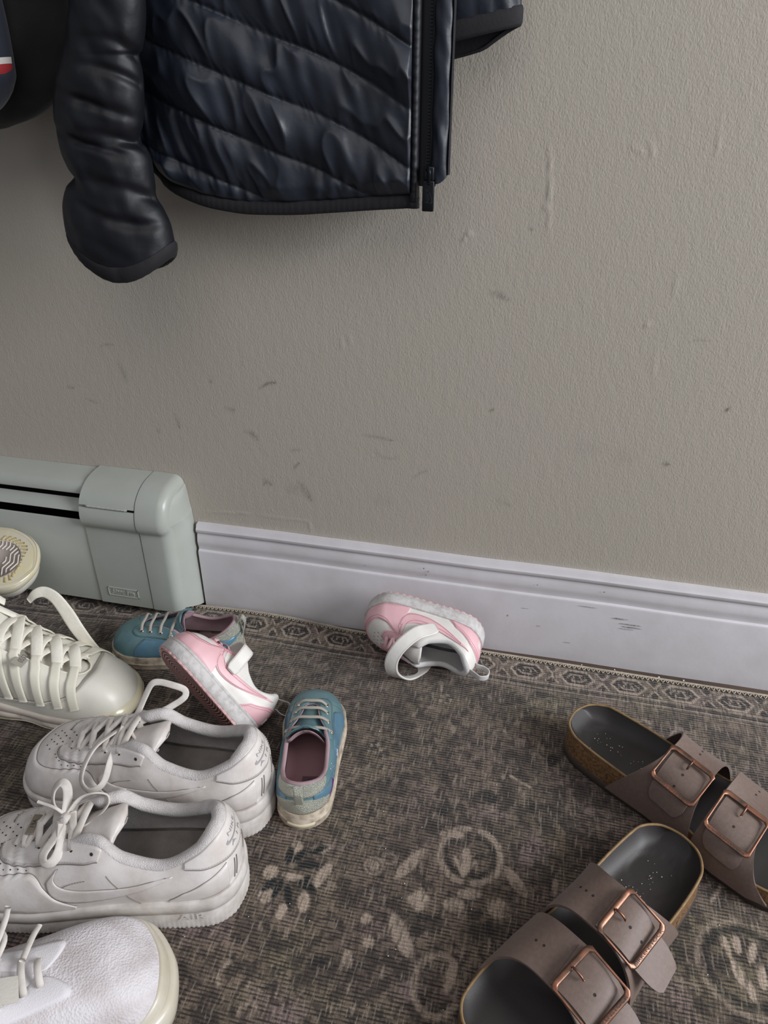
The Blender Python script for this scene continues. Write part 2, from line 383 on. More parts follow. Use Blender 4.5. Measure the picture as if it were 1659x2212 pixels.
# border: frame lines parallel to the edge (coordinates U,E)
def bl(A, e, r, k): np.maximum(A, k*np.clip((r+.0008-np.abs(E_-e))/.0016, 0, 1), out=A)
np.maximum(light, .62*((E_ > .003) & (E_ < .044)), out=light)
bl(light, .0405, .0016, .8); bl(light, .050, .0012, .7); bl(light, .055, .0008, .5); bl(dark, .0455, .0018, .9); bl(dark, .0525, .0009, .7); bl(dark, .006, .0008, .5)
seg_uv = lambda A, a, b, r, k=1: seg(A, a, b, r, k, U, E_)
T = .062
for i in range(-16, 11):
    x0 = i*T + .012; j = i % 2
    # hexagon outline with a dark heart
    hx = [(x0-.021, .0225), (x0-.011, .010), (x0+.011, .010), (x0+.021, .0225), (x0+.011, .035), (x0-.011, .035)]
    cells = (np.abs(U-x0)/.019 + np.clip(np.abs(E_-.0225)-.004, 0, 1)/.012 < 1)
    np.maximum(dark, .95*cells, out=dark)
    for k in range(6): seg_uv(light, hx[k], hx[(k+1) % 6], .0018, 1.0)
    for k in range(6):
        c = ((hx[k][0]-x0)*.55+x0, (hx[k][1]-.0225)*.5+.0225); d = ((hx[(k+1) % 6][0]-x0)*.55+x0, (hx[(k+1) % 6][1]-.0225)*.5+.0225)
        if (k+j) % 3: seg_uv(light, c, d, .0012, 1.0)
    for q in (-.003, .003): seg_uv(light, (x0+q, .019), (x0+q*2, .026), .0011, 1.0)
    # small triangles between
    xm = x0 + T/2
    seg_uv(light, (xm-.008, .009), (xm, .020), .0014, 1.0); seg_uv(light, (xm+.008, .009), (xm, .020), .0014, 1.0)
    seg_uv(light, (xm-.008, .036), (xm, .025), .0014, 1.0); seg_uv(light, (xm+.008, .036), (xm, .025), .0014, 1.0)
    cells = (np.abs(U-xm)/.006 + np.abs(E_-.0115)/.006 < 1) | (np.abs(U-xm)/.006 + np.abs(E_-.034)/.006 < 1)
    np.maximum(dark, .9*cells, out=dark)
zone = (E_ > .003) & (E_ < .044)
light = np.where(zone, np.maximum(np.where(light > .66, light, 0), .14*(1-dark)), light); dark = np.where(zone, dark*(light < .66), dark)
# palmette by the blue shoe
for c, rx, ry, a in [((-.208, -.373), .008, .0085, 0), ((-.186, -.373), .012, .0042, 0), ((-.159, -.366), .006, .017, -.3), ((-.193, -.342), .007, .007, 0), ((-.165, -.338), .008, .004, .7), ((-.205, -.396), .008, .009, .4), ((-.185, -.408), .006, .009, 0), ((-.168, -.395), .006, .011, .2)]: blob(light, c, rx, ry, a)
for c, rx, ry, a in [((-.196, -.352), .0045, .011, .1), ((-.186, -.350), .004, .012, -.5), ((-.170, -.340), .011, .004, .6), ((-.175, -.358), .012, .0045, .1), ((-.170, -.379), .012, .005, -.35), ((-.196, -.388), .004, .012, -.15), ((-.205, -.386), .004, .010, -.5), ((-.184, -.392), .004, .013, .45)]: blob(teal, c, rx, ry, a)
blob(teal, (-.171, -.372), .004, .004)
# leaves, arches, diamond and blossom shapes
for c, rx, ry, a in [((-.080, -.335), .024, .0065, 1.05), ((.022, -.330), .019, .0065, -.85), ((-.074, -.405), .024, .0085, -.95), ((-.045, -.293), .014, .005, .2), ((-.028, -.318), .0065, .014, 0), ((.008, -.360), .011, .011, 0), ((-.032, -.366), .011, .008, .2),
        ((-.113, -.345), .006, .006, 0), ((-.101, -.417), .006, .006, 0), ((-.025, -.43), .006, .016, -.1), ((-.020, -.352), .013, .006, .2), ((-.108, -.397), .006, .006, .0), ((-.115, -.436), .005, .009, .3)]: blob(light, c, rx, ry, a, .8)
np.maximum(light, 1.0*np.clip((1-(np.abs(Xr+.064)+np.abs(Yr+.369))/.0145)*4, 0, 1), out=light)
for k in (-1, 0, 1): seg(light, (-.028, -.335), (-.028+k*.010, -.318), .0018, .9)
arc(light, (-.027, -.312), .027, 95, 265, .0032, .75, 1.1); arc(light, (-.020, -.312), .026, -85, 85, .0032, .75, 1.1); arc(dark, (-.027, -.312), .020, 95, 265, .002, .8, 1.1); arc(dark, (-.020, -.312), .019, -85, 85, .002, .8, 1.1)
arc(light, (-.035, -.440), .020, 60, 330, .003, .7, 1.3); arc(light, (-.113, -.345), .009, 0, 360, .0014, .7); arc(light, (-.10, -.334), .006, 0, 360, .0012, .6)
for c, rx, ry, a in [((-.048, -.388), .011, .011, .3), ((-.062, -.392), .008, .014, 0), ((.0, -.385), .02, .01, .3)]: blob(teal, c, rx, ry, a, .55)
# blossom at the lower right
for c, rx, ry, a in [((.206, -.350), .004, .012, .25), ((.216, -.347), .004, .010, 0), ((.228, -.352), .004, .012, -.35), ((.213, -.372), .0045, .013, .3), ((.233, -.372), .0045, .012, -.1), ((.222, -.386), .004, .009, .1), ((.243, -.382), .004, .010, -.4)]: blob(light, c, rx, ry, a)
arc(teal, (.222, -.366), .034, 0, 360, .003, .7); arc(light, (.222, -.366), .042, 20, 300, .002, .5)
# scattered worn ornaments elsewhere
rg = np.random.default_rng(11)
for i in range(230):
    x = rg.uniform(RX0, RX1); y = rg.uniform(-.70, -.085)
    if -.22 < x < .05 and -.44 < y < -.28: continue
    kind = rg.integers(0, 6); s = rg.uniform(.006, .014); a = rg.uniform(0, 3.14); k = rg.uniform(.5, 1.0)
    if kind == 0: arc(light, (x, y), s, rg.uniform(0, 180), rg.uniform(200, 380), .0017, k)
    elif kind == 1: blob(light, (x, y), s, s*.4, a, k)
    elif kind == 2: blob(dark, (x, y), s*1.1, s*.7, a, k)
    elif kind == 3: [blob(light, (x+s*.9*math.cos(q*1.256), y+s*.9*math.sin(q*1.256)), s*.35, s*.35, 0, k) for q in range(5)]
    elif kind == 4: seg(light, (x, y), (x+s*2*math.cos(a), y+s*2*math.sin(a)), .0016, k)
    else: blob(teal, (x, y), s, s*.6, a, k*.8)
def rug_material():
    m = bpy.data.materials.new('worn_rug_weave'); m.use_nodes = True
    nt = m.node_tree; N = nt.nodes; L = nt.links; p = N['Principled BSDF']
    p.inputs['Roughness'].default_value = .95; p.inputs['Specular IOR Level'].default_value = .15; p.inputs['Sheen Weight'].default_value = .15
    g = N.new('ShaderNodeNewGeometry')
    def mapping(sc, rot=0):
        q = N.new('ShaderNodeMapping'); q.inputs['Scale'].default_value = sc; q.inputs['Rotation'].default_value = (0, 0, rot); L.new(g.outputs['Position'], q.inputs['Vector']); return q.outputs[0]
    def noise(vec, s, d=3, dist=0):
        q = N.new('ShaderNodeTexNoise'); q.inputs['Scale'].default_value = s; q.inputs['Detail'].default_value = d; q.inputs['Distortion'].default_value = dist; L.new(vec, q.inputs['Vector']); return q.outputs['Fac']
    def math_(op, a, b=None, c=None):
        q = N.new('ShaderNodeMath'); q.operation = op
        for i, v in enumerate((a, b, c)):
            if v is None: continue
            if isinstance(v, (int, float)): q.inputs[i].default_value = v
            else: L.new(v, q.inputs[i])
        return q.outputs[0]
    def ramp(f, a, b):
        q = N.new('ShaderNodeMapRange'); q.inputs['From Min'].default_value = a; q.inputs['From Max'].default_value = b; L.new(f, q.inputs['Value']); return q.outputs[0]
    def mix(f, a, b):
        q = N.new('ShaderNodeMixRGB')
        for i, v in ((0, f), (1, a), (2, b)):
            if isinstance(v, tuple): q.inputs[i].default_value = v
            elif isinstance(v, (int, float)): q.inputs[i].default_value = v
            else: L.new(v, q.inputs[i])
        return q.outputs[0]
    def attr(n):
        q = N.new('ShaderNodeAttribute'); q.attribute_name = n; return q.outputs['Fac']
    # weft ribs run along x, threads along y
    wv = N.new('ShaderNodeTexWave'); wv.bands_direction = 'Y'; wv.inputs['Scale'].default_value = 1; wv.inputs['Distortion'].default_value = 1.8; wv.inputs['Detail'].default_value = 2; wv.inputs['Detail Scale'].default_value = .7
    L.new(mapping((60, 92, 60)), wv.inputs['Vector']); rib = wv.outputs['Fac']
    wx = N.new('ShaderNodeTexWave'); wx.bands_direction = 'X'; wx.inputs['Scale'].default_value = 1; wx.inputs['Distortion'].default_value = 3; wx.inputs['Detail'].default_value = 2
    L.new(mapping((150, 60, 60)), wx.inputs['Vector']); thr = wx.outputs['Fac']
    n_long = noise(mapping((420, 60, 60)), 1, 3)        # warp streaks
    n_wide = noise(mapping((90, 520, 60)), 1, 3)      # weft streaks
    n_mid = noise(mapping((1, 1, 1)), 26, 4)
    n_big = noise(mapping((1, 1, 1)), 7, 3)
    n_fine = noise(mapping((1, 1, 1)), 700, 2)
    n_blot = noise(mapping((1, 1, 1)), 85, 4, .4)
    hue = mix(ramp(n_big, .38, .62), lin(132, 113, 99), lin(128, 118, 92))
    hue = mix(ramp(noise(mapping((1, 1, 1)), 13, 3), .5, .7), hue, lin(132, 111, 108))
    base = mix(ramp(n_mid, .32, .66), lin(88, 75, 67), hue)
    base = mix(math_('MULTIPLY', ramp(n_blot, .49, .58), .72), base, lin(54, 47, 44))
    lt = math_('MULTIPLY', attr('lightm'), ramp(n_blot, .22, .46)); lt = math_('MULTIPLY', lt, ramp(n_wide, .18, .45))
    dk = math_('MULTIPLY', attr('darkm'), ramp(n_long, .22, .42))
    c = mix(math_('MULTIPLY', dk, .9), base, lin(38, 35, 34))
    c = mix(math_('MULTIPLY', lt, .95), c, lin(178, 159, 142))
    c = mix(math_('MULTIPLY', attr('tealm'), ramp(n_wide, .22, .38)), c, lin(27, 33, 34))
    # dark gaps between ribs, broken along the rib
    gap = math_('MULTIPLY', ramp(rib, .66, .22), ramp(n_wide, .36, .54)); gap = math_('MULTIPLY', gap, math_('MULTIPLY_ADD', lt, -.65, .82))
    c = mix(gap, c, lin(30, 27, 26))
    c = mix(math_('MULTIPLY', ramp(n_long, .52, .64), .55), c, lin(40, 36, 35))
    c = mix(math_('MULTIPLY', ramp(n_long, .42, .32), .40), c, lin(168, 154, 140))
    c = mix(math_('MULTIPLY', ramp(n_fine, .4, .7), .3), c, lin(44, 40, 38))
    hs = N.new('ShaderNodeHueSaturation'); hs.inputs['Saturation'].default_value = .92; hs.inputs['Value'].default_value = 1.12; L.new(c, hs.inputs['Color'])
    L.new(hs.outputs[0], p.inputs['Base Color'])
    hgt = math_('ADD', math_('MULTIPLY', rib, .9), math_('MULTIPLY', n_long, .8)); hgt = math_('ADD', hgt, math_('MULTIPLY', n_fine, .5)); hgt = math_('ADD', hgt, math_('MULTIPLY', attr('lightm'), .5))
    b = N.new('ShaderNodeBump'); b.inputs['Strength'].default_value = .9; b.inputs['Distance'].default_value = .0011; L.new(hgt, b.inputs['Height']); L.new(b.outputs[0], p.inputs['Normal'])
    return m
rug = empty('area_rug', (-.15, -.36, 0)); tag(rug, 'worn taupe and charcoal patterned area rug with a whipped beige edge lying on the floor', 'rug')
OFF = np.array([-.15, -.36, 0])
Zr = rug_h(Xr, Yr)
mb = MB(); mb.grid(np.stack([Xr, Yr, Zr], -1) - OFF, flip=True)
o = mb.build('pile', rug_material(), rug)
for nm, A in (('lightm', light), ('darkm', dark), ('tealm', teal)):
    a_ = o.data.attributes.new(nm, 'FLOAT', 'POINT'); a_.data.foreach_set('value', A.ravel().astype(np.float32))
# whipped edge: cord and zigzag stitches
M_bind = mat('rug_binding_yarn', lin(176, 166, 150), .9, bump=[('noise', 600, .6, .0006)], var=(60, .7, .2), col2=lin(142, 132, 118))
M_back = mat('rug_backing', lin(70, 62, 56), .95)
xk = np.arange(RX0, RX1, .004); C = np.stack([xk, edge_y(xk), rug_h(xk, edge_y(xk)) - .0006], 1) - OFF
mb = MB(); sweep(mb, C, .0019, .0021, seg=8)
xk = np.arange(RX0, RX1, .0030); Cz = []
for i, x in enumerate(xk):
    e = .0012 if i % 2 else .0066; y = edge_y(np.array([x]))[0] - e; j = rng.normal(0, .0003)
    Cz.append((x + j, y, rug_h(np.array([x]), np.array([y]))[0] + .0007))
Cz = np.array(Cz) - OFF
nz = []
for i in range(len(Cz)-1): nz += [Cz[i], Cz[i]*.5 + Cz[i+1]*.5 + np.array([0, 0, .0004])]
sweep(mb, np.array(nz), .0008, .0006, up=(0, 0, 1), seg=5)
mb.build('binding', M_bind, rug)
# crumbs scattered over the pile
M_crumb = mat('crumb', lin(214, 208, 196), .8)
mb = MB(); rg = np.random.default_rng(5)
for i in range(170):
    x = rg.uniform(-.42, .33); y = rg.uniform(-.5, -.03); s = rg.uniform(.0003, .0008)*(1.6 if rg.random() < .07 else 1); z = rug_h(np.array([x]), np.array([y]))[0]
    q = np.array([(1, 0, 0), (-.6, .8, 0), (-.5, -.9, .1), (.1, 0, 1.1), (0, .1, -.6)])*s + rg.normal(0, s*.2, (5, 3)) + (x, y, z+s*.6)
    mb.add(q, [(0, 1, 3), (1, 2, 3), (2, 0, 3), (1, 0, 4), (2, 1, 4), (0, 2, 4)])
for (ox, oy, rz_, sc_) in ((.069, -.134, -33, 1.03), (.170, -.2735, 234.5, 1.02)):
    for i in range(26):     # grit lying in the sandals' heel cups
        lx = rg.uniform(.028, .090); ly = rg.normal(0, .008); c_, s__ = math.cos(R(rz_)), math.sin(R(rz_)); s = rg.uniform(.0003, .0009)
        q = np.array([(1, 0, 0), (-.6, .8, 0), (-.5, -.9, .1), (.1, 0, 1.1), (0, .1, -.6)])*s + (ox+sc_*(lx*c_-ly*s__), oy+sc_*(lx*s__+ly*c_), .0055+sc_*(np.interp(lx, [.03, .08, .12], [.0215, .0235, .0265])+.0004)+s*.5); mb.add(q, [(0, 1, 3), (1, 2, 3), (2, 0, 3), (1, 0, 4), (2, 1, 4), (0, 2, 4)])
for (x, y) in [(.117, -.008), (.122, -.0085), (.121, -.005), (.175, -.007), (.18, -.009), (.08, -.005), (.05, -.006), (.205, -.006), (.13, -.007)]:
    s = rg.uniform(.0007, .0018); q = np.array([(1, 0, 0), (-.6, .8, 0), (-.5, -.9, .1), (.1, 0, 1.1), (0, .1, -.6)])*s + (x, y, s*.6); mb.add(q, [(0, 1, 3), (1, 2, 3), (2, 0, 3), (1, 0, 4), (2, 1, 4), (0, 2, 4)])
tag(mb.build('crumbs', M_crumb, None, smooth=False), 'tiny pale crumbs and grit scattered over the rug', 'crumbs', kind='stuff')
# ------------------------------------------------------------------ footwear toolkit
class Last:
    """closed shell: w in [-1,1], w=0 toe, w>0 left side, |w|=1 heel; t: 0 feather line -> 1 top line"""
    def __init__(s, rows, flip=False, wrinkle=None):
        s.r = np.array(rows, float); s.flip = flip; s.wr = wrinkle
        s.u = s.r[:, 0]
    def _i(s, k, u, odd=False):
        x = s.u; y = s.r[:, k]; sg = -1 if odd else 1
        xk = np.r_[-x[2], -x[1], x, 2-x[-2], 2-x[-3]]; yk = np.r_[sg*y[2], sg*y[1], y, sg*y[-2], sg*y[-3]]
        if odd: yk[2] = 0; yk[-3] = 0
        return pchip(xk, yk, u)
    # columns: u bx byL byR bz tx tyL tyR tz rnd bul
    def parts(s, w):
        w = ((np.asarray(w, float)+1) % 2) - 1
        u = 1-np.abs(w); left = (w >= 0)
        if s.flip: L_, R_ = (3, 7), (2, 6)
        else: L_, R_ = (2, 6), (3, 7)
        by = np.where(left, s._i(L_[0], u, True), -s._i(R_[0], u, True)); ty = np.where(left, s._i(L_[1], u, True), -s._i(R_[1], u, True))
        B = np.stack([s._i(1, u), by, s._i(4, u)], -1); T = np.stack([s._i(5, u), ty, s._i(8, u)], -1)
        return B, T, np.clip(s._i(9, u), 0, 1), s._i(10, u), u, left
    def F(s, w, t, inset=0, flat=False):
        w = np.asarray(w, float); t = np.asarray(t, float); w, t = np.broadcast_arrays(w, t)
        B, T, rn, bu, u, left = s.parts(w)
        a = t*np.pi/2
        fx = (1-rn)*t + rn*(1-np.cos(a)); fz = (1-rn)*t + rn*np.sin(a)
        P = np.empty(w.shape+(3,)); d = T-B
        P[..., 0] = B[..., 0] + d[..., 0]*fx; P[..., 1] = B[..., 1] + d[..., 1]*fx; P[..., 2] = B[..., 2] + d[..., 2]*fz
        o = s.out(w)
        P[..., :2] += o*(bu*np.sin(np.pi*t))[..., None]
        if s.wr is not None: P += s.wr(w, t, P)
        if inset: P[..., :2] -= o*inset
        return P
    def out(s, w):
        e = 1e-3; a = s.parts(w+e)[0]-s.parts(w-e)[0]; T = unit(a[..., :2])
        return np.stack([T[..., 1], -T[..., 0]], -1)*(1)
    def N(s, w, t):
        e = 2e-3; dw = s.F(w+e, t)-s.F(w-e, t); t1 = np.clip(t+e*3, 0, 1); t0 = np.clip(t-e*3, 0, 1)
        return unit(np.cross(dw, s.F(w, t1)-s.F(w, t0)))
def shell(last, name, m, root, nw=220, nt=26, t1=1.0, off=0):
    w = np.linspace(-1, 1, nw, endpoint=False)[:, None]; t = np.linspace(0, t1, nt)[None]
    P = last.F(w, t); 
    if off: P = P + last.N(w+0*t, t+0*w)*off
    return MB().grid(P, cu=True, flip=False).build(name, m, root), P
def lining(last, name, m, root, inset=.0045, zf=.004, wcol=.5, rc=.004, rt=.0012, nw=200, collar=True, trans=.06, lift=0.0, hup=.8):
    """inner wall plus a padded collar roll (radius rc) behind |w|>wcol, thin roll (rt) along the throat"""
    mb = MB(); w = np.linspace(-1, 1, nw, endpoint=False)
    k = np.clip((np.abs(w)-wcol)/trans, 0, 1); k = k*k*(3-2*k); r = rt + (rc-rt)*k
    B, T, rn, bu, u, left = last.parts(w); o = last.out(w)
    top = last.F(w, np.ones_like(w)); n2 = top - last.F(w, np.ones_like(w)*.93); n2 = unit(n2)
    inw = -np.concatenate([o, np.zeros((nw, 1))], 1); inw = unit(inw - (inw*n2).sum(1, keepdims=True)*n2*.0)
    c = top + inw*r[:, None]*.95 - np.array([0, 0, 1])*(r*.35)[:, None] + np.array([0, 0, 1])*lift
    a = np.linspace(-.15*np.pi, 1.25*np.pi, 12)     # from outside, over the top, to inside
    ring = c[:, None] - inw[:, None]*(np.cos(a)[None, :, None]*r[:, None, None]) + np.array([0, 0, 1])*(np.sin(a)[None, :]*r[:, None]*(hup+.2*(1-k[:, None])))[..., None]
    last_p = ring[:, -1]
    bot = B.copy(); bot[:, :2] -= o*inset; bot[:, 2] += zf
    t = np.linspace(0, 1, 12)[None, :, None]
    inner = last_p[:, None]*(1-t) + bot[:, None]*t
    inner[..., :2] += (o*np.minimum(.004, np.maximum(bu, .001))[:, None])[:, None]*np.sin(np.pi*t)*.8
    mb.grid(np.concatenate([ring, inner[:, 1:]], 1), cu=True)
    return mb.build(name, m, root)
def insole(last, name, m, root, inset=.005, z=.004, cup=.003, nw=60):
    w = np.linspace(0, 1, nw); mb = MB(); rows = []
    B1 = last.parts(w)[0].copy(); B2 = last.parts(-w)[0].copy(); o1 = last.out(w); o2 = last.out(-w)
    B1[:, :2] -= o1*inset; B2[:, :2] -= o2*inset
    t = np.linspace(0, 1, 11)
    P = B1[:, None]*(1-t)[None, :, None] + B2[:, None]*t[None, :, None]
    P[..., 2] += z - cup*np.sin(np.pi*t)[None]
    return mb.grid(P).build(name, m, root)
def sole(last, name, m, root, rows, zbot, nw=240, wr=None, tooth=None, cap=True, rowmod=None):
    """rows: list of (outset, height fraction); zbot(w): underside height"""
    if wr is None: w = np.linspace(-1, 1, nw, endpoint=False)
    else: w = np.linspace(wr[0], wr[1], nw)
    B = last.parts(w)[0]; o = last.out(w); zb = zbot(np.abs(w)); L = []
    s_arc = np.r_[0, np.cumsum(np.linalg.norm(np.diff(B[:, :2], axis=0), axis=1))]
    for k, row in enumerate(rows):
        off, f = row[:2]; off = np.full(len(w), off)
        if tooth and k in tooth: off = off + tooth[k][0]*np.sign(np.sin(2*np.pi*s_arc/tooth[k][1]))
        if rowmod: off = off + rowmod(k, w, s_arc)
        z = zb + (B[:, 2]-zb)*f
        L.append(np.stack([B[:, 0]+o[:, 0]*off, B[:, 1]+o[:, 1]*off, z], 1))
    P = np.stack(L, 1); mb = MB().grid(P, cu=wr is None)
    if cap and wr is None:
        n = len(w); bot = P[:, 0]
        q = MB(); h = n//2                        # w[h] = 0 (toe), w[0] = heel
        rows_ = []
        for i in range(h+1):
            a = bot[(h+i) % n]; b = bot[h-i]; rows_.append([a*(1-t)+b*t for t in np.linspace(0, 1, 7)])
        mb.grid(np.array(rows_))
    return mb.build(name, m, root, recalc=True, sharp=60)
def pad(last, mb, C0, C1, h=.0009, n=60, nb=8, pad_=.12, base=-.0004):
    """raised panel over the shell between two (w,t) curves"""
    A = cr(C0, n); B = cr(C1, n)
    bs = np.r_[0, np.linspace(0, 1, nb), 1]; hh = np.r_[base, np.full(nb, h), base]; hh[1] = hh[-2] = h*.75
    W = A[:, None]*(1-bs)[None, :, None] + B[:, None]*bs[None, :, None]
    ends = np.ones(n); 
    wv = W[..., 0]; tv = np.clip(W[..., 1], 0, 1)
    P = last.F(wv, tv) ; Nn = last.N(wv, np.clip(tv, .01, .985)); H = np.broadcast_to(hh[None], wv.shape).copy()
    Pf = np.concatenate([P[:1], P, P[-1:]]); Nf = np.concatenate([Nn[:1], Nn, Nn[-1:]]); Hf = np.concatenate([np.full((1, H.shape[1]), base), H, np.full((1, H.shape[1]), base)])
    mb.grid(Pf + Nf*Hf[..., None]); return mb
def on(last, w, t, h=.0):
    w = np.asarray(w, float); t = np.asarray(t, float); w, t = np.broadcast_arrays(w, t)
    return last.F(w, t) + last.N(w, np.clip(t, .01, .985))*h
def stitch(last, mb, pts, h=.0012, pitch=.0028, r=.00028, n=400):
    Q = cr(pts, n); P = on(last, Q[:, 0], Q[:, 1], h)
    dash(mb, P, pitch, r)
def dash(mb, P, pitch=.0028, r=.00028, duty=.62):
    s_ = np.r_[0, np.cumsum(np.linalg.norm(np.diff(P, axis=0), axis=1))]; a = 0
    while a < s_[-1]-pitch*duty:
        q = np.stack([[np.interp(v, s_, P[:, k]) for k in range(3)] for v in (a, a+pitch*duty*.5, a+pitch*duty)])
        sweep(mb, q, r, seg=4, cap=False); a += pitch
def line(last, mb, pts, r=.0004, h=.0006, n=80, seg=5):
    Q = cr(pts, n); sweep(mb, on(last, Q[:, 0], Q[:, 1], h), r, seg=seg); return mb
def inv_side(last, side, x, z, wr=(.15, .97)):
    """(w,t) of the points that show at (x,z) in side view"""
    w = np.linspace(wr[0], wr[1], 200)*side; t = np.linspace(0, 1, 60)
    G = last.F(w[:, None], t[None]); out = []
    for a, b in zip(np.atleast_1d(x), np.atleast_1d(z)):
        d = (G[..., 0]-a)**2 + (G[..., 2]-b)**2; i = np.unravel_index(np.argmin(d), d.shape)
        # refine with local linear solve
        wi, ti = w[i[0]], t[i[1]]
        for _ in range(4):
            e = 1e-3; p = last.F(wi, ti); pw = (last.F(wi+e, ti)-p)/e; te = e if ti < .99 else -e; pt = (last.F(wi, ti+te)-p)/te
            J = np.array([[pw[0], pt[0]], [pw[2], pt[2]]]); r_ = np.array([a-p[0], b-p[2]])
            try: dl = np.linalg.solve(J + np.eye(2)*1e-6, r_)
            except Exception: break
            wi += np.clip(dl[0], -.02, .02); ti = float(np.clip(ti+np.clip(dl[1], -.05, .05), 0, 1))
        out.append((wi, ti))
    return np.array(out)
def side_panel(last, mb, side, lower, upper, h=.0009, n=60, nb=7):
    """raised panel between two side-view (x,z) curves"""
    a = cr(lower, 16); b = cr(upper, 16)
    A = inv_side(last, side, a[:, 0], a[:, 1]); B = inv_side(last, side, b[:, 0], b[:, 1])
    return pad(last, mb, A, B, h, n, nb)
def swoosh(last, mb, side, x0, z0, sx, sz, h=.001):
    lo = [(0, .62), (.02, .35), (.09, .12), (.22, .03), (.42, .12), (.66, .40), (1.0, .92)]
    up = [(.10, 1.0), (.065, .74), (.11, .56), (.24, .48), (.42, .52), (.66, .64), (1.0, .95)]
    f = lambda q: [(x0 - a*sx, z0 + b*sz) for a, b in q]
    return side_panel(last, mb, side, f(lo), f(up), h, 70, 8)
def side_text(last, mb, side, s, x, z, size, h=.0008, sole_off=None, slant=0, squash=1, wz=None, up=None):
    V, F = text_pts(s, size)
    xs = x - side*V[:, 0]*squash*1.0 - 0*V[:, 1]
    zs = z + V[:, 1] + 0
    q = inv_side(last, side, xs, zs); P = on(last, q[:, 0], q[:, 1], h); mb.add(P, F); return mb
def bar_lace(mb, a, b, rise, wd=.0032, th=.0011, n=16, up=(0, 0, 1), seg=8, sag=0):
    a = np.array(a, float); b = np.array(b, float); t = np.linspace(0, 1, n)[:, None]
    C = a*(1-t) + b*t; C[:, 2] += rise*np.sin(np.pi*t[:, 0])**.7; C[:, 0] += sag*np.sin(np.pi*t[:, 0])
    sweep(mb, C, wd, th, up=up, seg=seg, sq=.7)
def eyelet(mb, p, n, r=.0028, k=.0007, seg=18):
    n = unit(np.array(n, float)); a = unit(np.cross(n, (.3, .2, .9))); b = np.cross(n, a); t = np.linspace(0, 2*np.pi, seg, endpoint=False)
    C = np.array(p) + np.cos(t)[:, None]*a*r + np.sin(t)[:, None]*b*r
    sweep(mb, C, k, up=n, seg=6, closed=True)
def disc(mb, p, n, r, seg=10, dome=0):
    n = unit(np.array(n, float)); a = unit(np.cross(n, (.3, .2, .9))); b = np.cross(n, a); t = np.linspace(0, 2*np.pi, seg, endpoint=False)
    C = np.array(p) + np.cos(t)[:, None]*a*r + np.sin(t)[:, None]*b*r
    mb.add(list(C), [tuple(range(seg))])
def tongue(mb, path, hw, arch, th=.004, n=40, m=13, curl=0):
    """path: centre (x,z) points; hw: half widths; arch: drop at the edges"""
    C = cr(path, n); s_ = np.linspace(0, 1, n); hw = np.interp(s_, np.linspace(0, 1, len(hw)), hw); ar = np.interp(s_, np.linspace(0, 1, len(arch)), arch); rd = np.clip(1-((np.clip(s_-.86, 0, 1))/.14)**2, .03, 1)**.5; hw = hw*rd; ar = ar*rd**2
    d = unit(np.gradient(C, axis=0)); nx, nz = -d[:, 1], d[:, 0]
    sgn = np.sign(nz + 1e-9); nx, nz = nx*sgn, nz*sgn
    v = np.linspace(-1, 1, m)
    def lay(off):
        P = np.zeros((n, m, 3)); dd = ar[:, None]*(v[None]**2)
        P[..., 0] = C[:, :1] + nx[:, None]*(off-dd); P[..., 2] = C[:, 1:2] + nz[:, None]*(off-dd); P[..., 1] = hw[:, None]*v[None]; return P
    k = th*np.sqrt(np.clip(1-np.abs(v)**6, .05, 1))[None]*np.clip((1-s_)*14, .25, 1)[:, None]**.5
    a = lay(0); b = lay(0); a[..., 2] += k*.5; b[..., 2] -= k*.5
    loop = np.concatenate([a, b[:, ::-1]], 1); mb.grid(loop, cv=True)
    o = len(mb.v) - n*2*m
    for e in (0, n-1):
        for j in range(m-1): 
            q = (o+e*2*m+j, o+e*2*m+j+1, o+e*2*m+2*m-2-j, o+e*2*m+2*m-1-j); mb.f.append(q)
    return mb
# ------------------------------------------------------------------ white leather sneakers with tied laces
M_leather = mat('white_leather', lin(222, 217, 214), .42, var=(38, .8, .25), col2=lin(188, 178, 170), bump=[('noise', 90, .25, .0012), ('noise', 900, .18, .0003)])
M_leather2 = mat('creased_white_leather', lin(224, 218, 214), .45, var=(50, .7, .25), col2=lin(184, 174, 166), bump=[('noise', 70, .45, .0016), ('noise', 900, .2, .0003)])
M_midsole = mat('white_midsole_rubber', lin(214, 209, 205), .5, var=(60, .8, .3), col2=lin(172, 163, 155), bump=[('noise', 120, .2, .0006)])
M_mesh = mat('white_spacer_mesh', lin(205, 200, 199), .9, bump=[('voronoi', 1000, .8, .0006)], var=(120, .4, .2), col2=lin(170, 164, 160))
M_insole = mat('grey_insole', lin(150, 143, 139), .9, var=(30, .9, .2), col2=lin(112, 105, 100), bump=[('voronoi', 900, .6, .0005)])
M_lace = mat('white_cotton_lace', lin(214, 208, 202), .85, bump=[('wave', 900, .3, .0002, 'DIAGONAL')], var=(90, .6, .2), col2=lin(180, 171, 162))
M_seam = mat('grey_seam_line', lin(128, 120, 116), .9)
M_hole = mat('perforation_dark', lin(48, 42, 40), .95)
M_stitch = mat('white_thread', lin(196, 190, 186), .8)
M_print = mat('grey_print', lin(158, 156, 160), .5)
M_steel = mat('brushed_steel_tag', lin(170, 160, 148), .35, metal=.85)
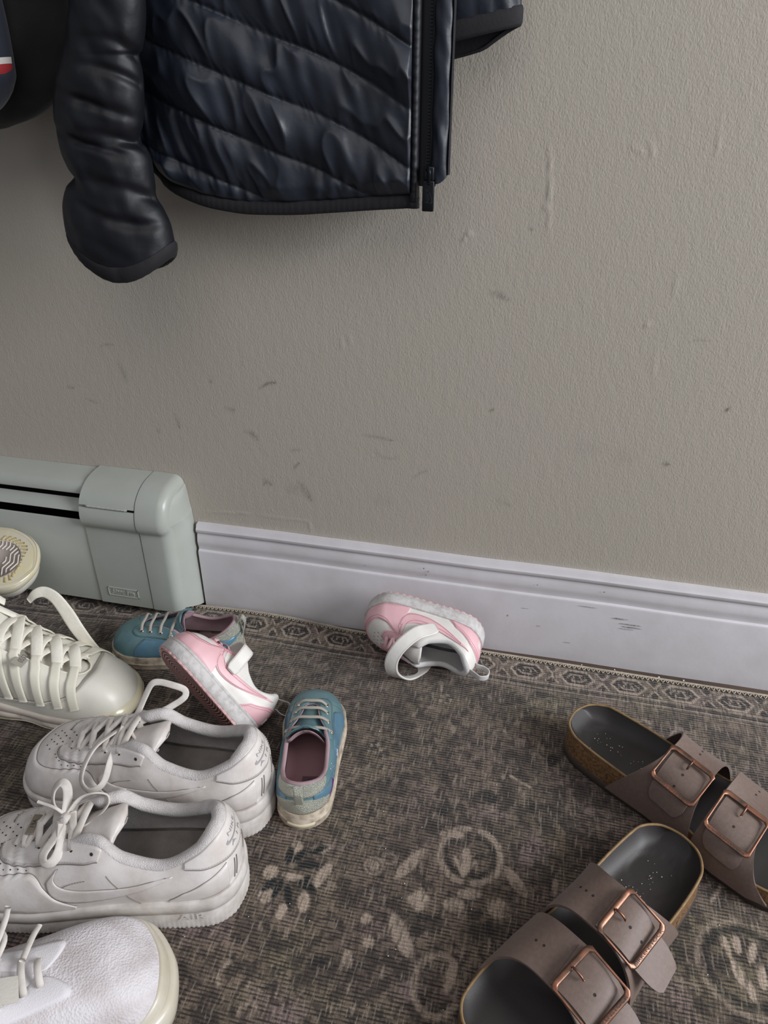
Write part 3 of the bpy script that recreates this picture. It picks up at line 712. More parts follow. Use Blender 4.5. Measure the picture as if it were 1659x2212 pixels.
AF = [ # u   bx    byLat byMed bz    tx    tyL   tyM   tz    rnd  bul
 (0.00, .006, 0,    0,    .041, .016, 0,    0,    .104, .10, .0055),
 (0.06, .011, .022, .022, .041, .020, .015, .015, .1025, .10, .0055),
 (0.15, .031, .038, .037, .040, .036, .030, .029, .092, .15, .0060),
 (0.30, .078, .043, .039, .037, .072, .038, .036, .0765, .20, .0050),
 (0.43, .118, .045, .039, .033, .104, .037, .035, .084, .25, .0045),
 (0.52, .146, .048, .039, .031, .126, .032, .031, .1000, .30, .0040),
 (0.60, .170, .051, .041, .029, .148, .026, .024, .0960, .42, .0030),
 (0.70, .200, .054, .044, .0275, .172, .019, .018, .0880, .55, .0015),
 (0.79, .228, .054, .045, .027, .192, .015, .014, .0810, .75, 0),
 (0.87, .252, .047, .041, .0275, .204, .011, .010, .0755, .9, 0),
 (0.94, .270, .031, .028, .0285, .209, .005, .005, .0725, 1, 0),
 (1.00, .279, 0,    0,    .029, .210, 0,    0,    .0720, 1, 0)]
def af_wrinkle(w, t, P):
    # creases across the vamp flex zone
    x = P[..., 0]; k = np.exp(-((x-.205)/.022)**2)*np.clip(t*1.6, 0, 1)*np.clip((1-t)*4+.2, 0, 1)
    D = np.zeros(P.shape); D[..., 2] = k*.0011*np.sin((x*1.0+.25*np.abs(P[..., 1]))*2*np.pi/.0105)
    return D
def seam(last, parent, pts, r=.0004, h=.0006, n=80):
    mb = MB(); line(last, mb, pts, r, h, n); return mb.build('seam_line', M_seam, parent)
def make_af(loc, rot, s, flip, label, laces, zone):
    root = empty('leather_sneaker', loc, rot, s); tag(root, label, 'shoe')
    L = Last(AF, flip, af_wrinkle); Mi = basis(loc, rot, s).inverted()
    upper, P = shell(L, 'upper', M_leather, root, 300, 34)
    lining(L, 'collar_lining', M_mesh, root, wcol=.37, rc=.0066, rt=.0012, trans=.07, hup=1.0)
    insole(L, 'insole', M_insole, root, z=.0)
    zb = lambda a: .0 + .009*np.clip((.26-a)/.26, 0, 1)**2
    rows = [(.000, 0), (.003, .0), (.0038, .07), (.0038, .12), (.0036, .52), (.0030, .56), (.0030, .60), (.0042, .63), (.0044, .80), (.0040, .93), (.0024, 1.0), (-.002, 1.0)]
    so = sole(L, 'sole', M_midsole, root, rows, zb, nw=560, tooth={1: (.00035, .0044), 2: (.00025, .0044)})
    # toe cap (mudguard) around the toe, side quarters, eyestay, heel panels
    mb = MB(); w_ = np.linspace(-.46, .46, 41); aw = np.abs(w_)
    t1 = np.interp(aw, [0, .10, .20, .27, .31, .35, .40, .46], [.46, .47, .50, .54, .52, .34, .16, .04])
    pad(L, mb, np.stack([w_, 0*w_+.0], 1), np.stack([w_, t1], 1), .0011, 160, 8); tcp = mb.build('toe_cap', M_leather, root)
    sq = MB(); line(L, sq, np.stack([w_, t1+.012], 1), .0004, .0001, 140); sq.build('toe_cap_seam', M_seam, tcp)
    MS = {1: MB(), -1: MB()}
    for sd in (1, -1):
        mb = MB(); ms = MS[sd]
        # eyestay running along the throat
        ws = np.array([.05, .10, .16, .24, .32, .40, .46, .50])*sd; tl = np.array([.80, .74, .68, .64, .66, .70, .72, .80])
        pad(L, mb, np.stack([ws, tl], 1), np.stack([ws, 0*ws+.99], 1), .0012, 80, 8)
        stitch(L, ms, np.stack([ws, tl+.025], 1), .0015)
        seam(L, root, np.stack([ws, tl-.012], 1), .0004, .0002)
        mb.build('eyestay', M_leather, root)
    mb = MB(); hp = np.linspace(.80, 1.20, 30); tt = .50 + .22*np.cos((hp-1)/.2*np.pi/2)**.5*0 + .36*np.abs((hp-1)/.2)**1.5
    pad(L, mb, np.stack([hp, tt], 1), np.stack([hp, 0*hp+.985], 1), .0013, 80, 10); htb = mb.build('heel_tab', M_leather, root); ms = MB()
    stitch(L, ms, np.stack([hp, tt+.03], 1), .0016); seam(L, htb, np.stack([hp, tt-.015], 1), .0004, .0001); ms.build('stitching', M_stitch, htb, smooth=False);
    for sd in (1, -1):   # heel counter panels
        mb = MB(); ms = MS[sd]
        ww = np.linspace(.74, .93, 14)*sd; tu = np.interp(np.abs(ww), [.74, .78, .86, .93], [.06, .28, .44, .50]); pad(L, mb, np.stack([ww, 0*ww+.0], 1), np.stack([ww, tu], 1), .0010, 50, 8)
        seam(L, root, np.stack([ww, tu+.015], 1), .0004, .0001)
        seam(L, root, [(.955*sd, .04), (.957*sd, .22), (.96*sd, .42)], .0006, .0004); seam(L, root, [(.965*sd, .04), (.967*sd, .22), (.97*sd, .42)], .0006, .0004)
        # quarter seam from the eyestay down to the sole
        q = inv_side(L, sd, [.192, .178, .160, .140], [.034, .044, .060, .068]); stitch(L, ms, q, .0006, r=.0003); seam(L, root, q + np.array([.006*sd, 0]), .0003, .0003)
        q = inv_side(L, sd, [.118, .108, .100, .092], [.074, .060, .048, .034]); seam(L, root, q, .0003, .0003)
        mb.build('heel_counter', M_leather, root)
    for sd in (1, -1):
        mb = MB(); swoosh(L, mb, sd, .176, .0385, .118, .037, .0011)
        lg = mb.build('side_emblem', M_leather, root); sw = MB()
        for crv in ([(0, .62), (.02, .35), (.09, .12), (.22, .03), (.42, .12), (.66, .40), (.95, .86)], [(.10, 1.0), (.065, .74), (.11, .56), (.24, .48), (.42, .52), (.66, .64), (.95, .90)]):
            q = cr([(.176-a*.118, .0385+b*.037) for a, b in crv], 12); q = inv_side(L, sd, q[:, 0], q[:, 1]); line(L, sw, q, .0004, .0003)
        sw.build('emblem_outline', M_seam, lg)
    # perforations on the toe box
    mh = MB()
    for i in range(6):
        for j in (-1, 0, 1) if i % 2 else (-1.5, -.5, .5, 1.5):
            x = .219 + i*.0058; y = j*.0085
            w0 = math.atan2(y, .075-(x-.205))*0.33; 
            # find (w,t) with xy match by scanning
            G = getattr(L, '_g', None)
            if G is None:
                wg = np.linspace(-.45, .45, 121); tg = np.linspace(.3, 1, 60); L._g = G = (wg, tg, L.F(wg[:, None], tg[None]))
            d = (G[2][..., 0]-x)**2 + (G[2][..., 1]-y)**2; k = np.unravel_index(np.argmin(d), d.shape)
            disc(mh, on(L, G[0][k[0]], G[1][k[1]], .0003), L.N(np.array(G[0][k[0]]), np.array(G[1][k[1]])), .0009)
    for sd in (1, -1):
        for k in range(7):
            w0 = (.10+.028*k)*sd; disc(mh, on(L, w0, .70-.03*k if k < 3 else .585, .0004), L.N(np.array(w0), np.array(.6)), .0007)
    mh.build('perforations', M_hole, root, smooth=False)
    # lace holes
    me = MB(); hol = []
    for sd in (1, -1):
        for w0 in (.12, .19, .26, .33, .40, .475):
            p = on(L, w0*sd, .885, .0014); nn = L.N(np.array(w0*sd), np.array(.885)); disc_part('lace_hole', M_hole, root, p, nn, .0017); hol.append(p)
    # tongue
    mb = MB(); tongue(mb, [(.200, .066), (.185, .072), (.165, .081), (.148, .089), (.132, .096), (.121, .100), (.113, .099), (.110, .096)], [.013, .017, .021, .025, .027, .0275, .027, .026], [.004, .006, .010, .014, .017, .017, .014, .012], .006); mb.build('tongue', M_leather, root)
    # crossing laces between the holes
    ml = MB(); A = hol[:6]; B = hol[6:]
    for i in range(5):
        bar_lace(ml, A[i], B[i+1 if i < 4 else i], .0035, .0034, .0010); bar_lace(ml, B[i], A[i+1 if i < 4 else i], .0042, .0034, .0010)
    for q in laces:
        C = cr([tuple(Mi @ Vector((p[0], p[1], p[2]+.004))) for p in q['pts']], 46)
        tw = q.get('tw', 0); sweep(ml, C, q.get('w', .0036), q.get('h', .0011), up=q.get('up', (0, .2, 1)), seg=10, twist=tw, sq=.7)
    k0 = Mi @ Vector(zone)
    for r_ in range(3):
        a = np.linspace(0, 2*np.pi, 16, endpoint=False); ax = [(1, .3, .2), (.2, 1, .1), (.5, -.6, .8)][r_]; n = unit(np.array(ax, float)); e1 = unit(np.cross(n, (0, 0, 1.))); e2 = np.cross(n, e1)
        C = np.array(k0) + np.cos(a)[:, None]*e1*.0052 + np.sin(a)[:, None]*e2*.0046; sweep(ml, C, .0030, .0013, up=np.array([C_-np.array(k0) for C_ in C]), closed=True, seg=8)
    ml.build('lace', M_lace, root)
    for sd in (1, -1): MS[sd].build('stitching', M_stitch, root, smooth=False)
    # heel print and sole lettering
    mp = MB(); V, F = text_pts('NIKE', .0062)
    mp.add(on(L, 1 + V[:, 0]/.20, .83 + V[:, 1]*13, .0018), F)
    V, F = text_pts('A I R', .0066); mp.add(on(L, 1 + V[:, 0]/.20, .66 + V[:, 1]*13, .0018), F)
    lo_ = cr([(-.010, .0010), (-.0095, -.0016), (-.006, -.0028), (.0, -.0012), (.012, .0036)], 14); hi_ = cr([(-.0075, .0030), (-.0082, .0008), (-.0055, -.0008), (.0, .0002), (.012, .0038)], 14)
    Q = np.concatenate([lo_, hi_]); mp.add(on(L, 1 + Q[:, 0]/.20, .745 + Q[:, 1]*13, .0018), [(i, i+1, i+15, i+14) for i in range(13)])
    mp.build('heel_lettering', M_print, root, smooth=False)
    for sd in (1, -1):
        mt = MB(); V, F = text_pts('AIR', .013); V = V*np.array([1.25, 1]); wc = .80*sd; Bc = L.parts(np.array([wc]))[0][0]
        wv = wc - 0*V[:, 0] + (V[:, 0]*sd)/.30*sd*1.0 if False else wc + V[:, 0]/.31
        Bq = L.parts(wv)[0]; oq = L.out(wv); zz = .019 + V[:, 1]
        for hh in (.0048,):
            mt.add(np.stack([Bq[:, 0]+oq[:, 0]*hh, Bq[:, 1]+oq[:, 1]*hh, zz], 1), F)
            mt_n = len(V)
        mt.build('sole_lettering', M_leather, so, smooth=False)
    return root, L
zone_far = (-.3765, -.3015, .0905); zone_near = (-.3760, -.4205, .0935)
exec_laces_far = [dict(pts=[(-0.3796, -0.2961, 0.085), (-0.3751, -0.2914, 0.092), (-0.3706, -0.2809, 0.105), (-0.3642, -0.274, 0.118), (-0.3567, -0.2716, 0.12), (-0.3419, -0.2709, 0.118), (-0.3309, -0.2688, 0.112), (-0.33, -0.2725, 0.106), (-0.3398, -0.2807, 0.1), (-0.3525, -0.2882, 0.094), (-0.3686, -0.2991, 0.088)], up=(.3, .8, .3)),
    dict(pts=[(-0.3802, -0.3027, 0.085), (-0.3874, -0.3217, 0.090), (-0.3961, -0.3393, 0.088), (-0.3988, -0.3564, 0.081), (-0.3991, -0.3658, 0.07), (-0.391, -0.3706, 0.064), (-0.3834, -0.3683, 0.064), (-0.378, -0.3609, 0.068), (-0.3763, -0.3456, 0.083), (-0.3800, -0.3116, 0.091)], up=(0, -.7, .7)),
    dict(pts=[(-0.3727, -0.3109, 0.09), (-0.3651, -0.3197, 0.09), (-0.3564, -0.3229, 0.088), (-0.3353, -0.3267, 0.085)], w=.0017, h=.0015),
    dict(pts=[(-0.3697, -0.3019, 0.088), (-0.3619, -0.309, 0.086), (-0.3589, -0.317, 0.083), (-.364, -.322, .081)])]
exec_laces_near = [dict(pts=[(-0.3798, -0.4183, 0.088), (-0.3917, -0.413, 0.095), (-0.3937, -0.4063, 0.105), (-0.3881, -0.4015, 0.112), (-0.3822, -0.4026, 0.11), (-0.3805, -0.4068, 0.1), (-0.3784, -0.4175, 0.09)], up=(0, -1, .3), w=.0045),
    dict(pts=[(-0.3792, -0.4178, 0.092), (-0.3869, -0.4178, 0.098), (-0.4039, -0.4168, 0.1)], w=.0016, h=.0015),
    dict(pts=[(-0.3772, -0.4143, 0.09), (-0.3693, -0.4047, 0.1), (-0.3576, -0.3997, 0.104), (-0.3479, -0.3962, 0.1), (-0.3452, -0.4015, 0.094), (-0.3525, -0.414, 0.088), (-0.3655, -0.4242, 0.084)], up=(0, -.7, .7), w=.0042),
    dict(pts=[(-0.3783, -0.4234, 0.09), (-0.3741, -0.4378, 0.091), (-0.3766, -0.4548, 0.087), (-0.3746, -0.4589, 0.081), (-0.3685, -0.4566, 0.081), (-0.3656, -0.4468, 0.087), (-0.3744, -0.4274, 0.091)], up=(.2, -.8, .6), w=.005),
    dict(pts=[(-0.3724, -0.4146, 0.092), (-0.3636, -0.4275, 0.091), (-0.3511, -0.4382, 0.085), (-0.3439, -0.4408, 0.083), (-0.3504, -0.4404, 0.083), (-0.3586, -0.4359, 0.086), (-.366, -.428, .09)])]
GR = {}
af1, LA = make_af((-.2251, -.3064, .0055), (0, 0, 183.7), .957, True, 'white leather sneaker with a tall upright lace loop, touching the blue shoe with its heel', exec_laces_far, zone_far)
af2, LB = make_af((-.2200, -.3925, .0055), (0, 0, 190.2), .94, False, 'white leather sneaker nearest the viewer whose full side emblem and sole lettering show', exec_laces_near, zone_near)
# steel lace tag on the near shoe only
mb = MB(); mb.box((.198, -.011, .0825), (.206, .011, .0845), .0006); lt = mb.build('lace_tag', M_steel, af2, recalc=True)
V, F = text_pts('AF1', .0055); mb = MB(); mb.add([(.202 - 0*v[0] + v[1], v[0]*1.1, .0847) for v in V], F); mb.build('tag_lettering', M_hole, lt, smooth=False)
# ------------------------------------------------------------------ blue metallic child's sneakers
M_blue = mat('metallic_blue_leatherette', lin(110, 144, 148), .38, metal=.3, bump=[('noise', 120, .35, .0012), ('noise', 1500, .15, .0002)], var=(45, .6, .2), col2=lin(84, 124, 140), coat=.2)
M_blue2 = mat('blue_print_fabric', lin(94, 134, 160), .36, metal=.3, bump=[('noise', 120, .3, .001)], var=(60, .8, .2), col2=lin(108, 148, 162), coat=.2)
M_foxing = mat('scuffed_foxing_rubber', lin(196, 184, 166), .65, var=(110, .9, .2), col2=lin(140, 124, 106), bump=[('noise', 260, .5, .0008)])
M_pinkline = mat('mauve_lining', lin(164, 138, 144), .9, bump=[('noise', 400, .3, .0004)], var=(60, .5, .2), col2=lin(146, 118, 124))
M_mauve = mat('mauve_insole', lin(146, 112, 116), .85, bump=[('noise', 400, .3, .0004)])
M_glit = mat('silver_glitter', lin(206, 208, 196), .35, metal=.5, bump=[('voronoi', 1600, 1.0, .0008)], var=(1400, .9, .2), col2=lin(160, 160, 144))
M_elast = mat('grey_elastic_lace', lin(176, 170, 160), .85, bump=[('wave', 900, .6, .0004, 'DIAGONAL')])
M_chrome = mat('eyelet_metal', lin(196, 188, 178), .25, metal=.9)
M_purple = mat('purple_print', lin(84, 34, 104), .5)
M_lilac = mat('pale_print', lin(206, 218, 232), .5)
M_cream = mat('cream_rubber_patch', lin(214, 204, 178), .5)
KB = [
 (0.00, .004, 0,    0,    .020, .009, 0,    0,    .058, .08, .0030),
 (0.07, .008, .013, .013, .020, .012, .011, .011, .057, .08, .0032),
 (0.17, .022, .025, .024, .020, .025, .021, .020, .050, .12, .0034),
 (0.32, .050, .029, .026, .019, .048, .025, .024, .042, .15, .0030),
 (0.44, .074, .030, .027, .018, .070, .025, .024, .046, .22, .0025),
 (0.53, .093, .032, .028, .018, .085, .021, .020, .053, .3, .0020),
 (0.62, .110, .034, .030, .018, .100, .014, .014, .052, .45, .0015),
 (0.71, .127, .0355,.032, .018, .114, .010, .010, .050, .6, .001),
 (0.80, .145, .034, .031, .018, .124, .0085,.0085,.048, .8, 0),
 (0.88, .160, .027, .025, .018, .129, .006, .006, .0465, .95, 0),
 (0.94, .169, .018, .017, .018, .131, .003, .003, .046, 1, 0),
 (1.00, .174, 0,    0,    .018, .1315, 0,    0,   .046, 1, 0)]
def make_blue(loc, rot, s, flip, label, toung_open):
    root = empty('canvas_sneaker', loc, rot, s); tag(root, label, 'shoe')
    L = Last(KB, flip); shell(L, 'upper', M_blue, root, 240, 26)
    lining(L, 'lining', M_pinkline, root, wcol=.44, rc=.0024, rt=.0008, inset=.003, zf=0, trans=.05)
    insole(L, 'insole', M_mauve, root, inset=.0035, z=-.004, cup=.002)
    zb = lambda a: .004*np.clip((.2-a)/.2, 0, 1)**2
    rows = [(0, 0), (.0018, .0), (.0024, .15), (.0024, .40), (.0028, .43), (.0028, .47), (.0020, .50), (.0023, .90), (.0016, 1.05), (-.001, 1.05)]
    wob = lambda k, w, sa: .0004*np.sin(sa*160+k)*(k > 5)
    so = sole(L, 'sole', M_foxing, root, rows, zb, nw=320, rowmod=wob)
    # toe seam, side panel and eyestay
    for sd in (1, -1):
        mb = MB(); ws = np.array([.06, .14, .22, .31, .40, .47, .52])*sd; tl = np.array([.90, .72, .62, .62, .62, .66, .80])
        pad(L, mb, np.stack([ws, tl], 1), np.stack([ws, 0*ws+.99], 1), .0008, 50, 7); mb.build('eyestay', M_blue, root)
        mb = MB(); ws = np.linspace(.245, .93, 20)*sd; tu = np.interp(np.abs(ws), [.245, .27, .45, .6, .93], [.30, .58, .60, .72, .70])
        pad(L, mb, np.stack([ws, 0*ws+.02], 1), np.stack([ws, tu], 1), .0006, 80, 8); sp = mb.build('side_panel', M_blue2, root)
        ms = MB(); stitch(L, ms, np.stack([ws, tu-.04], 1), .0009, .0022, .0002); stitch(L, ms, [(.262*sd, .05), (.262*sd, .3), (.27*sd, .55)], .0009, .0022, .0002)
        stitch(L, ms, [(.23*sd, .05), (.22*sd, .4), (.21*sd, .62)], .0006, .0022, .0002); stitch(L, ms, np.stack([np.array([.12, .22, .31, .40, .50])*sd, np.array([.78, .66, .66, .66, .73])], 1), .0011, .0022, .0002)
        ms.build('stitching', M_seam, sp, smooth=False)
        # plain decorative print on the side: purple flare with pale dots and star
        mp = MB(); a = inv_side(L, sd, [.036, .030, .020, .016], [.036, .030, .026, .0215]); b = inv_side(L, sd, [.037, .040, .042, .044], [.036, .031, .027, .0215])
        pad(L, mp, a, b, .0010, 12, 4, base=.0006); mp.build('purple_print', M_purple, sp)
        mp = MB()
        for q in range(16):
            x, z = .075 + rng.normal(0, .006), .030 + rng.normal(0, .003)
            if q > 7: x, z = .045 + rng.uniform(-.008, .008), .037 + rng.uniform(-.004, .004)
            i_ = inv_side(L, sd, [x], [z])[0]; disc(mp, on(L, i_[0], i_[1], .0009), L.N(i_[0], i_[1]), rng.uniform(.0003, .0007), 6)
        for q in range(6):
            an = q*math.pi/3; i_ = inv_side(L, sd, [.076, .076+.004*math.cos(an)], [.030, .030+.004*math.sin(an)]); sweep(mp, cr(on(L, i_[:, 0], i_[:, 1], .0009), 5), .0003, seg=4)
        mp.build('pale_print', M_lilac, sp, smooth=False)
    # heel: glitter collar band, glitter counter, pull tab
    mb = MB(); hp = np.linspace(.79, 1.21, 30); tt = .62 + .30*np.abs((hp-1)/.21)**3; pad(L, mb, np.stack([hp, tt], 1), np.stack([hp, 0*hp+.99], 1), .0008, 60, 7); mb.build('heel_collar', M_glit, root)
    mb = MB(); hp = np.linspace(.80, 1.20, 30); tt = .52*np.sqrt(np.clip(1-((hp-1)/.205)**2, 0, 1)) + .03; pad(L, mb, np.stack([hp, 0*hp+.02], 1), np.stack([hp, tt], 1), .0008, 60, 7); mb.build('heel_counter', M_glit, root)
    mb = MB(); p0 = on(L, 1.0, .45, .001); C = cr([p0, p0+(-.0035, 0, .012), p0+(-.0045, 0, .022), p0+(-.001, 0, .027), p0+(.0025, 0, .022), on(L, 1.0, .93, .0012)], 24)
    sweep(mb, C, .0046, .0007, up=(-1, 0, .1), seg=10, sq=.5); mb.build('pull_tab', M_glit, root)
    # cream block at the back of the sole
    mb = MB(); ws = np.linspace(.93, 1.07, 16); B = L.parts(ws)[0]; o = L.out(ws); P = []
    for off, z in [(.001, .003), (.0034, .004), (.0036, .0085), (.001, .0095)]: P.append(np.stack([B[:, 0]+o[:, 0]*off, B[:, 1]+o[:, 1]*off, 0*ws+z], 1))
    P = np.stack(P, 1); mb.grid(P); mb.f += [(0, 1, 2, 3), tuple(len(P)*4-4+k for k in range(4))]; mb.build('heel_bumper', M_cream, so)
    # elastic laces through metal eyelets
    for k, w0 in enumerate((.22, .30, .385, .47)):
        pp = []
        for sd in (1, -1):
            p = on(L, w0*sd, .80, .0012); n_ = L.N(w0*sd, .80); me = MB(); eyelet(me, p, n_, .0022, .0007); ey = me.build('eyelet', M_chrome, root); disc_part('eyelet_hole', M_hole, ey, p, n_, .0019); pp.append(np.array(p) + np.array(n_)*.0006)
        C = cr([pp[0], pp[0]*.8+pp[1]*.2+(0, 0, .006), (pp[0]+pp[1])/2 + (-.001, 0, .0075), pp[1]*.8+pp[0]*.2+(0, 0, .006), pp[1]], 24); ml = MB(); sweep(ml, C, .0019, .0009, up=(0, 0, 1), seg=8, sq=.7); ml.build('elastic_lace', M_elast, root)
    # blue tongue whose top rolls, mauve inside
    mb = MB(); tongue(mb, [(.130, .0440), (.108, .0475), (.094, .051), (.084, .058), (.081, .064), (.077, .066)], [.010, .014, .019, .021, .021, .019], [.003, .005, .009, .012, .012, .010], .0026); tg = mb.build('tongue', M_blue, root)
    mb = MB(); tongue(mb, [(.112, .040), (.096, .046), (.083, .052), (.0775, .060), (.074, .0635)], [.011, .016, .018, .019, .018], [.005, .008, .011, .011, .0095], .0024); mb.build('tongue_lining', M_pinkline, tg)
    # printed maker patch on the insole
    mb = MB(); mb.box((.036, -.014, .0148), (.056, .004, .0152)); pt = mb.build('insole_patch', mat('patch_grey_mauve', lin(92, 70, 78), .8), root, smooth=False)
    V, F = text_pts('EEN', .0066); mb = MB(); mb.add([(.046 + v[0]*1.15, -.005+v[1], .0154) for v in V], F); mb.build('patch_lettering', M_hole, pt, smooth=False)
    return root
make_blue((-.3441, -.0905, .0058), (0, 0, 188.4), .995, False, 'metallic blue child\'s sneaker lying beside the heater, toe pointing to the left', 1)
make_blue((-.1930, -.3249, .0055), (0, 0, 101.9), 1.001, True, "metallic blue child's sneaker with its toe to the wall and glittery heel to the viewer", 1)

# ------------------------------------------------------------------ pink and white toddler sneakers
M_pink = mat('pink_leatherette', lin(228, 184, 190), .42, bump=[('noise', 200, .25, .0006), ('noise', 1400, .15, .0002)], var=(50, .5, .2), col2=lin(214, 164, 172))
M_white = mat('toddler_white_leatherette', lin(222, 219, 214), .45, bump=[('noise', 200, .25, .0006)], var=(60, .5, .2), col2=lin(200, 194, 188))
M_peb = mat('pebbled_white_sole', lin(200, 197, 196), .7, bump=[('voronoi', 900, .45, .0005), ('noise', 300, .3, .0004)], var=(200, .8, .2), col2=lin(172, 166, 164))
M_pstitch = mat('rose_thread', lin(184, 120, 130), .8)
M_plin = mat('white_knit_lining', lin(206, 204, 203), .9, bump=[('voronoi', 1600, .7, .0004)])
def tread_material():
    m = mat('pink_tread_rubber', lin(206, 160, 160), .7); nt = m.node_tree; N = nt.nodes; L_ = nt.links; p = N['Principled BSDF']
    tc = N.new('ShaderNodeTexCoord'); mp = N.new('ShaderNodeMapping'); mp.inputs['Location'].default_value = (-.098, .0, 0); L_.new(tc.outputs['Object'], mp.inputs['Vector'])
    wv = N.new('ShaderNodeTexWave'); wv.wave_type = 'RINGS'; wv.rings_direction = 'Z'; wv.inputs['Scale'].default_value = 85; wv.inputs['Distortion'].default_value = .8; wv.inputs['Detail'].default_value = 1; L_.new(mp.outputs[0], wv.inputs['Vector'])
    r = N.new('ShaderNodeValToRGB'); r.color_ramp.elements[0].position = .3; r.color_ramp.elements[1].position = .55; r.color_ramp.elements[0].color = lin(104, 70, 64); r.color_ramp.elements[1].color = lin(206, 160, 158)
    L_.new(wv.outputs['Fac'], r.inputs[0]); L_.new(r.outputs[0], p.inputs['Base Color'])
    b = N.new('ShaderNodeBump'); b.inputs['Strength'].default_value = .9; b.inputs['Distance'].default_value = .0015; L_.new(wv.outputs['Fac'], b.inputs['Height']); L_.new(b.outputs[0], p.inputs['Normal'])
    return m
M_tread = tread_material()
M_pinkrub = mat('pink_outsole_rubber', lin(214, 172, 172), .65, var=(160, .7, .2), col2=lin(176, 136, 136))
PK = [
 (0.00, .003, 0,    0,    .0185, .008, 0,    0,    .057, .10, .0030),
 (0.07, .007, .012, .012, .0185, .011, .009, .009, .056, .10, .0032),
 (0.17, .019, .023, .022, .018, .020, .018, .018, .049, .12, .0034),
 (0.32, .043, .0275,.026, .017, .038, .022, .021, .0415,.15, .0030),
 (0.44, .062, .029, .027, .0165,.054, .022, .021, .046, .22, .0025),
 (0.53, .074, .030, .028, .0165,.066, .018, .017, .054, .3, .0020),
 (0.62, .087, .031, .029, .0165,.077, .012, .012, .052, .45, .0015),
 (0.71, .099, .0315,.030, .0165,.087, .0085,.0085,.0485, .6, .001),
 (0.80, .111, .030, .029, .0165,.094, .0070,.0070,.046, .8, 0),
 (0.88, .121, .024, .023, .0168,.098, .005, .005, .0445, .95, 0),
 (0.94, .128, .016, .015, .017, .0995, .0025,.0025,.044, 1, 0),
 (1.00, .132, 0,    0,    .017, .100, 0,    0,   .044, 1, 0)]
def make_pink(loc, rot, s, flip, lat, label, flap):
    root = empty('toddler_sneaker', loc, rot, s); tag(root, label, 'shoe'); L = Last(PK, flip)
    shell(L, 'upper', M_white, root, 240, 26)
    lining(L, 'lining', M_plin, root, wcol=.44, rc=.0034, rt=.0009, inset=.0035, zf=0, trans=.05)
    insole(L, 'insole', M_plin, root, inset=.004, z=-.004, cup=.002)
    zb = lambda a: .003*np.clip((.22-a)/.22, 0, 1)**2
    so = sole(L, 'sole', M_peb, root, [(.0016, .13), (.0024, .16), (.0026, .80), (.0022, .82), (.0022, .86), (.0026, .88), (.0022, 1.02), (-.001, 1.04)], zb, nw=320, cap=False)
    os_ = sole(L, 'outsole', M_pinkrub, root, [(-.0012, 0), (.0010, .0), (.0018, .10), (.0012, .16)], zb, nw=320, cap=False, tooth={1: (.0005, .0075), 2: (.0003, .0075)})
    # tread plate
    w = np.linspace(0, 1, 60); mb = MB(); B1 = L.parts(w)[0]; B2 = L.parts(-w)[0]; t = np.linspace(0, 1, 14)[None, :, None]; P = B1[:, None]*(1-t)+B2[:, None]*t; P[..., 2] = zb(w)[:, None]+.0003; mb.grid(P); mb.build('tread', M_tread, os_)
    # pink toe guard
    mb = MB(); w_ = np.linspace(-.40, .40, 31); aw = np.abs(w_); t1 = np.interp(aw, [0, .16, .24, .30, .36, .40], [.42, .46, .62, .86, .55, .05]); t1 = np.interp(aw, [0, .14, .22, .27, .30, .35, .40], [.40, .42, .55, .76, .86, .5, .05])
    pad(L, mb, np.stack([w_, 0*w_], 1), np.stack([w_, t1], 1), .0008, 120, 8); tg_ = mb.build('toe_guard', M_pink, root)
    ms = MB(); stitch(L, ms, np.stack([w_[2:-2], t1[2:-2]-.04], 1), .0011, .0020, .00022); stitch(L, ms, np.stack([w_[4:-4], t1[4:-4]-.10], 1), .0011, .0020, .00022); ms.build('stitching', M_pstitch, tg_, smooth=False)
    for sd in (1, -1):
        mb = MB(); ws = np.array([.04, .10, .18, .26, .34, .42])*sd; tl = np.array([.86, .78, .72, .70, .72, .80]); pad(L, mb, np.stack([ws, tl], 1), np.stack([ws, 0*ws+.99], 1), .0010, 50, 7); es = mb.build('eyestay', M_pink, root)
        ms = MB(); stitch(L, ms, np.stack([ws, tl+.03], 1), .0012, .0020, .00022); ms.build('stitching', M_pstitch, es, smooth=False)
        mb = MB(); ws = np.linspace(.70, 1.0, 16)*sd; tu = np.interp(np.abs(ws), [.70, .74, .86, 1.0], [.05, .34, .60, .66]); pad(L, mb, np.stack([ws, 0*ws+.0], 1), np.stack([ws, tu], 1), .0008, 60, 8); hc = mb.build('heel_counter', M_pink, root)
        ms = MB(); stitch(L, ms, np.stack([ws, tu-.05], 1), .0010, .0020, .00022); stitch(L, ms, np.stack([ws, tu-.12], 1), .0010, .0020, .00022); ms.build('stitching', M_pstitch, hc, smooth=False)
        mb = MB(); swoosh(L, mb, sd, .092, .0215, .078, .026, .0009); em = mb.build('side_emblem', M_pink, root)
        ms = MB()
        for crv in ([(0.03, .60), (.05, .35), (.11, .17), (.22, .09), (.42, .17), (.66, .44), (.9, .80)], [(.09, .92), (.095, .70), (.14, .46), (.24, .35), (.42, .40), (.66, .54), (.9, .82)]):
            q = cr([(.092-a*.078, .0215+b*.026) for a, b in crv], 12); q = inv_side(L, sd, q[:, 0], q[:, 1]); stitch(L, ms, q, .0012, .0018, .00022)
        ms.build('stitching', M_pstitch, em, smooth=False)
    # perforations in the white toe box
    mh = MB(); wg = np.linspace(-.45, .45, 121); tg = np.linspace(.2, 1, 60); G = L.F(wg[:, None], tg[None])
